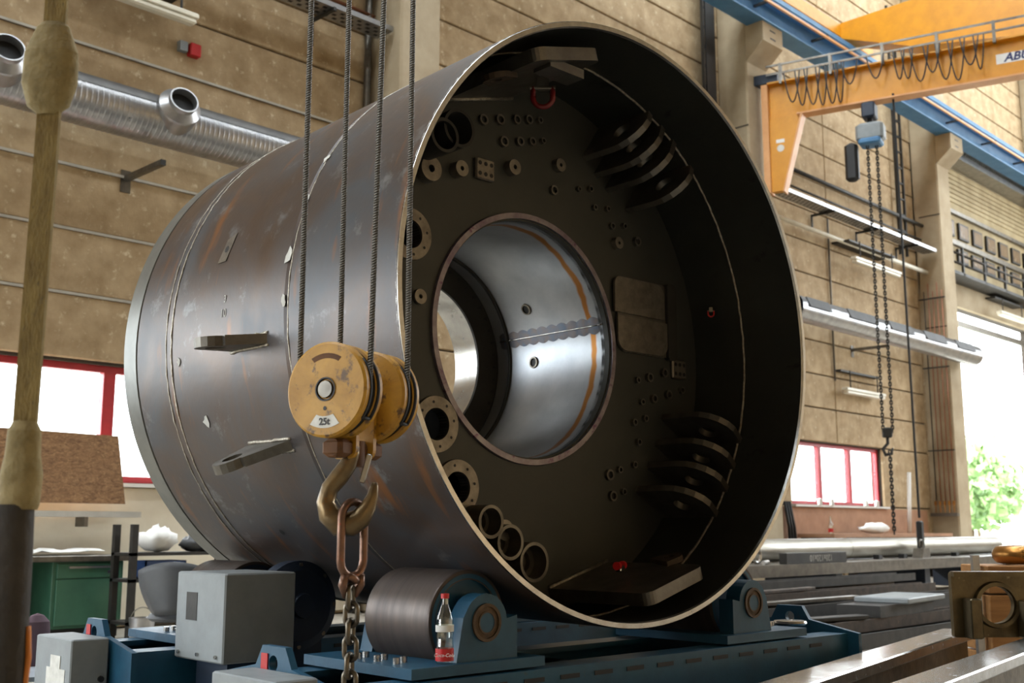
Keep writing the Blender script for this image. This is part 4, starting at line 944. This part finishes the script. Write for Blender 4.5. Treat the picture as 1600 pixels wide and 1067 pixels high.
MB().prism([(.16, -.02), (1.75, -.7), (4.5, -1.25), (18, -1.25), (22, -.02), (22, .32), (.16, .32)], -.3, .3, XG).part('girder', 'yellow', br)
MB().prism([(4.5, -1.28), (18, -1.28), (18, -1.25), (4.5, -1.25)], -.38, .38, XG).part('girder_lower_flange', 'orange_edge', br)
for x in (-2.2, .8): MB().cyl((x, -.08, .08), (x, .08, .08), .16).part('wheel', 'steel_dark', br)

# ================================================================== GALLERY OVER THE DOORWAY
gl = thing('gallery', 'gallery front above the doorway with small brown panes and cladding', 'gallery', (27.3, YW-.02, 7.4))
MB().box(0, 8, 0, .06, 0, 3.2).part('cladding_board', 'cladding', gl)
for i in range(7): MB().box(0, 8, -.03, 0, 2.25+.13*i, 2.35+.13*i).part('slat', 'cladding', gl)
for rr_, (z0, z1) in enumerate(((.62, .98), (1.28, 1.72))):
    for i in range(8):
        x = 1.62+i*.93-.9+(.15*rr_); f = MB().box(x, x+.62, -.06, -.0, z0, z1).part('window', 'steel_dark', gl)
        MB().box(x+.05, x+.57, -.065, -.058, z0+.05, z1-.05).part('window_pane', 'brown_pane', f)
MB().box(0, 8, -.1, 0, 1.05, 1.18).part('ledge_beam', 'steel_mid', gl); MB().box(0, 8, -.1, 0, 1.9, 2.0).part('ledge_beam', 'steel_mid', gl)
MB().box(0, 8, -.5, 0, 3.2, 3.35).part('tray_shelf', 'galv', gl)
rl = thing('gallery_railing', 'dark steel railing of the gallery over the doorway', 'railing', (27.3, YW-.55, 7.4))
MB().box(0, 8, -.03, .03, .0, .08).part('deck_edge', 'steel_dark', rl)
for z in (.3, .55): MB().tube([(0, 0, z), (8, 0, z)], .03, 6).part('rail', 'steel_dark', rl)
for i in range(6): MB().box(.7+1.4*i-.03, .7+1.4*i+.03, -.03, .03, 0, .75).part('post', 'steel_dark', rl)
MB().box(0, 8, .03, .5, .0, .06).part('deck', 'steel_dark', rl)
fd = thing('flexible_duct', 'grey ribbed flexible duct along the tray below the blue runway', 'duct', (27.3, 11.4, 10.93))
prof = []
for i in range(49): h = 7*i/49; prof += [(.13, h), (.17, h+.035), (.17, h+.09), (.13, h+.143)]
MB().lathe(prof, 16, Matrix(((0, 0, 1, 0), (1, 0, 0, 0), (0, 1, 0, 0), (0, 0, 0, 1)))).part('ribbed_hose', 'steel_mid', fd)

# ================================================================== RIGHT MIDDLE GROUND
tbz = .58
ta = thing('layout_table', 'heavy steel layout table carrying the long tube', 'table', (18.5, 8.9, 0))
MB().box(-6, 5.2, -.75, .75, tbz-.16, tbz).part('table_top', 'steel_mid', ta)
for x in (-5.6, -3, 0, 3, 4.9): MB().box(x-.1, x+.1, -.6, .6, 0, tbz-.16).part('leg', 'blue_dark', ta)
tp = thing('steel_tube', 'long bright steel tube lying on the layout table', 'tube', (18.5, 8.95, tbz+.17))
XX = Matrix(((0, 0, 1, 0), (1, 0, 0, 0), (0, 1, 0, 0), (0, 0, 0, 1)))
MB().lathe([(.15, -5.4), (.165, -5.4), (.165, -1.5), (.165, .3), (.165, 4.6), (.15, 4.6), (.15, -5.4)], 40, XX).part('tube_wall', 'pipe_steel', tp)
bead_ = MB().lathe([(.165, -1.6), (.168, -1.595), (.165, -1.59)], 40, XX).part('weld_seam', 'steel_mid', tp)
for i, x in enumerate((14.9, 16.2, 17.4, 18.3, 19.2, 20.4)):
    MB().prism([(-.06, 0), (.06, 0), (.06, .07), (-.06, .07)], -.05, .05, Matrix(((1, 0, 0, 0), (0, 0, 1, 0), (0, 1, 0, 0), (0, 0, 0, 1)))).solo('wedge_block', 'black', 'black wedge block beside the steel tube, %s from the drum' % ['first', 'second', 'third', 'fourth', 'fifth', 'sixth'][i], 'wedge', (x, 8.62, tbz), group='wedges along the steel tube')
cbk = thing('marked_bar', 'dark flat steel bar with upside-down chalk size on the table', 'bar', (14.75, 8.28, tbz))
MB().box(-.85, .85, -.06, .06, 0, .15, bev=.006).part('bar', 'steel_dark', cbk)
text_part('120x120x10', .13, 'chalk', cbk, frame((.1, -.0615, .075), (-1, 0, 0), (0, 0, -1)), 'chalk_mark', extrude=.0005)
cw = thing('pipe_clamp', 'steel lifting clamp on the table where the chain ends', 'clamp', (18.75, 8.5, tbz))
MB().prism([(-.16, 0), (.16, 0), (.12, .16), (-.1, .16)], -.09, .09, Matrix(((1, 0, 0, 0), (0, 0, 1, 0), (0, 1, 0, 0), (0, 0, 0, 1)))).part('body', 'steel_mid', cw); MB().tube([(.06*math.cos(a), 0, .22+.08*math.sin(a)) for a in [2*PI*i/12 for i in range(12)]], .018, 6, closed=True).part('ring', 'steel_mid', cw)
tl = thing('tool_shackle', 'bright steel shackle lying on the table beside the drum', 'shackle', (13.35, 8.35, tbz))
MB().tube([(.09*math.cos(a), 0, .13+.1*math.sin(a)) for a in [2*PI*i/14 for i in range(14)]], .025, 6, closed=True).part('bow', 'steel_bright', tl); MB().cyl((.0, -.1, .03), (.35, .05, .03), .03).part('pin', 'steel_bright', tl)
rag((22.3, 11.1, .97), .35, 'white', 'white plastic sheet heap behind the steel tube', (1.6, .6, .3)); 
wb = thing('rear_bench', 'workbench with tools along the wall under the right window', 'workbench', (20.5, 11.2, 0))
MB().box(-.45, 5, -.4, .4, .9, .97).part('worktop', 'brown_board', wb)
for x in (-.35, 1.5, 4.8): MB().box(x-.05, x+.05, -.35, .35, 0, .9).part('leg', 'steel_dark', wb)
b2 = thing('small_bottle', 'small clear bottle with red label on the rear bench', 'bottle', (20.2, 10.95, .97)); MB().lathe([(0, 0), (.05, 0), (.05, .16), (.02, .26), (.02, .33)], 14).part('glass_body', 'bottle_glass', b2); MB().lathe([(.051, .03), (.051, .1)], 14).part('label_band', 'red', b2)
MB().tube([(0, 0, 0), (.15, 0, 1.35)], .05, 4).solo('leaning_bar', 'white', 'pale steel bar leaning on the wall right of the window', 'bar', (24.6, 11.4, .985))
for i, x in enumerate((21.0, 21.5, 23.0, 23.5)): MB().lathe([(0, 0), (.05, 0), (.05, .12), (0, .14)], 10).solo('sill_jar', 'paper', 'pale jar on the right window sill, %s from the drum' % ['first', 'second', 'third', 'fourth'][i], 'jar', (x, 11.6, 1.55), group='jars on the window sill')
# stacked profiles on the floor
random.seed(11)
bars = []
def bar(x0, x1, y, z, wy, hz, m, label, rz_=0, grp='steel profiles stacked on the floor'):
    L_ = (x1-x0)/2; k = min(wy, hz)*.15
    MB().prism([(-wy/2, 0), (wy/2, 0), (wy/2, hz), (wy/2-k, hz), (wy/2-k, k), (-wy/2+k, k), (-wy/2+k, hz), (-wy/2, hz)], -L_, L_, XX).solo('steel_profile', m, label, 'profile', ((x0+x1)/2, y, z), rz_, group=grp)
rows = [(6.4, 12.8, 4.7, 0, .34, .2, 'steel_dark', 0), (6.2, 12.4, 5.15, 0, .3, .16, 'steel_dark', .01), (6.6, 13.2, 5.6, 0, .3, .22, 'rust_bar', -.01), (6.4, 13.5, 6.05, 0, .34, .18, 'steel_dark', 0), (6.8, 14, 6.55, 0, .3, .26, 'rust_bar', .01), (7, 15, 7.1, 0, .3, .3, 'steel_dark', 0), (7.4, 15.5, 7.6, 0, .3, .34, 'rust_bar', 0),
        (6.6, 12.9, 4.72, .2, .16, .1, 'rust_bar', .012), (7.3, 13.6, 5.55, .22, .24, .14, 'steel_dark', .0), (8.2, 14.4, 6.5, .26, .2, .12, 'rust_bar', -.012), (9, 15.8, 7.4, .34, .3, .1, 'steel_dark', .006)]
ords = ['nearest', 'second', 'third', 'fourth', 'fifth', 'sixth', 'farthest']
for i, (x0, x1, y, z, wy, hz, m, r_) in enumerate(rows):
    lab = ('long channel profile on the floor right of the drum, %s row from the front' % ords[i]) if i < 7 else ('long channel profile lying on top of the floor stack, %s from the front' % ['first', 'second', 'third', 'last'][i-7])
    bar(x0, x1, y, z, wy, hz, m, lab, r_)
MB().box(-.8, .8, -.3, .3, 0, .02).solo('foil_sheet', 'sheet', 'pale bluish metal sheet lying on the floor profiles right of the drum', 'sheet', (8.6, 6.05, .36), .05)
MB().box(-.5, .5, -.25, .25, 0, .05, bev=.01).solo('flat_plate', 'grey_paint', 'light grey flat plate lying on the profiles behind the casting', 'plate', (10.2, 4.85, .40), .1)
MB().box(-.7, .5, -.2, .2, 0, .1).solo('flat_bundle', 'steel_dark', 'dark flat bar bundle under the light grey plate', 'bar', (10.0, 4.85, .30), .05)
MB().box(-.09, .09, -.012, .012, 0, .16, bev=.004).solo('upright_plate', 'steel_mid', 'small upright steel plate on the floor by the blue bed end', 'plate', (5.75, 3.3, .2), -.5)
MB().box(-1.5, 1.8, -.35, .35, 0, .2).solo('floor_skid', 'rust_bar', 'low rusty skid on the floor beside the blue bed end', 'skid', (6.6, 3.6, 0), .0)
MB().tube([(0, 0, .0), (.4, .3, .15), (.9, .5, .12), (1.4, .9, .35)], .012, 6).solo('loose_cable', 'black', 'thin black cable lying across the profiles', 'cable', (7.4, 5.0, .32))
for i, (x, y, z, L_, wy, r_, m) in enumerate([(7.6, 4.72, .305, 1.1, .1, .12, 'steel_mid'), (8.7, 4.75, .305, .8, .14, -.2, 'steel_dark'), (8.0, 5.58, .365, 1.3, .12, .07, 'rust_bar'), (9.9, 5.6, .365, 1.6, .09, -.05, 'steel_mid'), (10.8, 6.5, .385, 1.5, .1, .04, 'rust_bar'), (7.3, 5.15, .165, 1.0, .12, -.08, 'steel_mid')]):
    MB().box(-L_/2, L_/2, -wy/2, wy/2, 0, .035, bev=.005).solo('flat_bar', m, 'short flat bar lying loose on the floor profiles, %s one' % ['nearest', 'second', 'third', 'fourth', 'farthest', 'lowest'][i], 'bar', (x, y, z), r_, group='loose flat bars on the profiles')
# machine bed rails in the right foreground with casting
def rail(x0, y0, x1, y1, z, wd, hz, label):
    L_ = math.hypot(x1-x0, y1-y0); t = thing('machine_rail', label, 'rail', ((x0+x1)/2, (y0+y1)/2, 0), math.atan2(y1-y0, x1-x0), group='machined rails in the right foreground')
    MB().box(-L_/2, L_/2, -wd/2, wd/2, z-.05, z, bev=.006).part('top_face', 'steel_bright', t)
    MB().box(-L_/2, L_/2, -wd/4, wd/4, z-hz+.05, z-.05).part('web', 'bronze_cast', t); MB().box(-L_/2, L_/2, -wd/2, wd/2, z-hz, z-hz+.05).part('foot', 'bronze_cast', t)
    for i in range(4): MB().box(-L_/2+.2+i*L_/4, -L_/2+.3+i*L_/4, -wd/2+.02, wd/2-.02, 0, z-hz).part('pedestal', 'steel_dark', t)
    return t
rail(2.9, 2.085, 6.4, 2.712, .5, .17, .24, 'long bright topped machine rail beside the blue bed')
rail(3.3, 1.78, 6.4, 2.21, .5, .17, .24, 'second bright topped machine rail nearest the lower right corner')
cs = thing('bronze_casting', 'bronze coloured casting plate with a big round hole on the rails', 'casting', tuple(Vector(at_depth(1490, 1003, 6.0)[:2]).to_3d()+Vector((0, 0, .5))), math.atan2(RX.y, RX.x))
MB().holed(rrect(0, .62, 0, .335, (.01, .01, .03, .02)), (.225, .165), .095, -.02, .02, XF, 48).part('face_plate', 'bronze_cast', cs)
MB().lathe([(.095, -.05), (.115, -.05), (.12, -.02)], 40, Matrix.Translation((.225, 0, .165)) @ LY).part('hole_rim', 'bronze_cast', cs)
MB().box(.05, .11, -.13, -.02, 0, .2, bev=.006).part('guide_block', 'bronze_cast', cs); MB().box(.33, .40, -.13, -.02, 0, .19, bev=.006).part('guide_block', 'bronze_cast', cs)
MB().box(0, .62, -.06, -.02, .31, .335).part('top_rib', 'bronze_cast', cs)
wc = thing('timber_stack', 'stack of wooden blocks behind the casting at the right edge', 'timber', (7.0, 2.75, 0), math.atan2(RX.y, RX.x))
for k in range(5): MB().box(-.1, .7, -.2, .2, .0+.17*k, .16+.17*k, bev=.006).part('block', 'wood', wc)
MB().box(-.16, -.12, -.15, -.11, 0, .9).part('threaded_post', 'galv', wc)
tr = MB().tube([(.13*math.cos(a), .13*math.sin(a), 0) for a in [2*PI*i/28 for i in range(28)]], .055, 12, closed=True)
tr.solo('brass_ring', 'brass', 'thick brass coloured ring on top of the timber stack', 'ring', (7.16, 2.6, .90))
# trees outside the doorway
for i, (x, y, h, r) in enumerate(((48, 19.5, 4.6, 2.3), (60, 26, 6, 3.2), (75, 30, 7, 4))):
    t = thing('yard_tree', ['small pale tree outside the doorway', 'middle tree in the yard beyond the doorway', 'far tree in the yard beyond the doorway'][i], 'tree', (x, y, -.05))
    MB().cyl((0, 0, 0), (0, 0, h*.5), .15, .1, 8).part('trunk', 'bark', t)
    cr = MB()
    for k in range(900):
        a, b_ = random.uniform(0, 2*PI), math.acos(random.uniform(-1, 1)); q = r*random.uniform(.6, 1); p = Vector((q*math.sin(b_)*math.cos(a), q*math.sin(b_)*math.sin(a), h*.62+q*.8*math.cos(b_)))
        s = random.uniform(.15, .3); u = Vector((random.uniform(-1, 1), random.uniform(-1, 1), random.uniform(-1, 1))).normalized(); v_ = u.orthogonal().normalized()
        cr.add([p+u*s, p+v_*s, p-u*s, p-v_*s], [(0, 1, 2, 3)])
    c_o = cr.part('crown', 'leaf', t); c_o['kind'] = 'stuff'
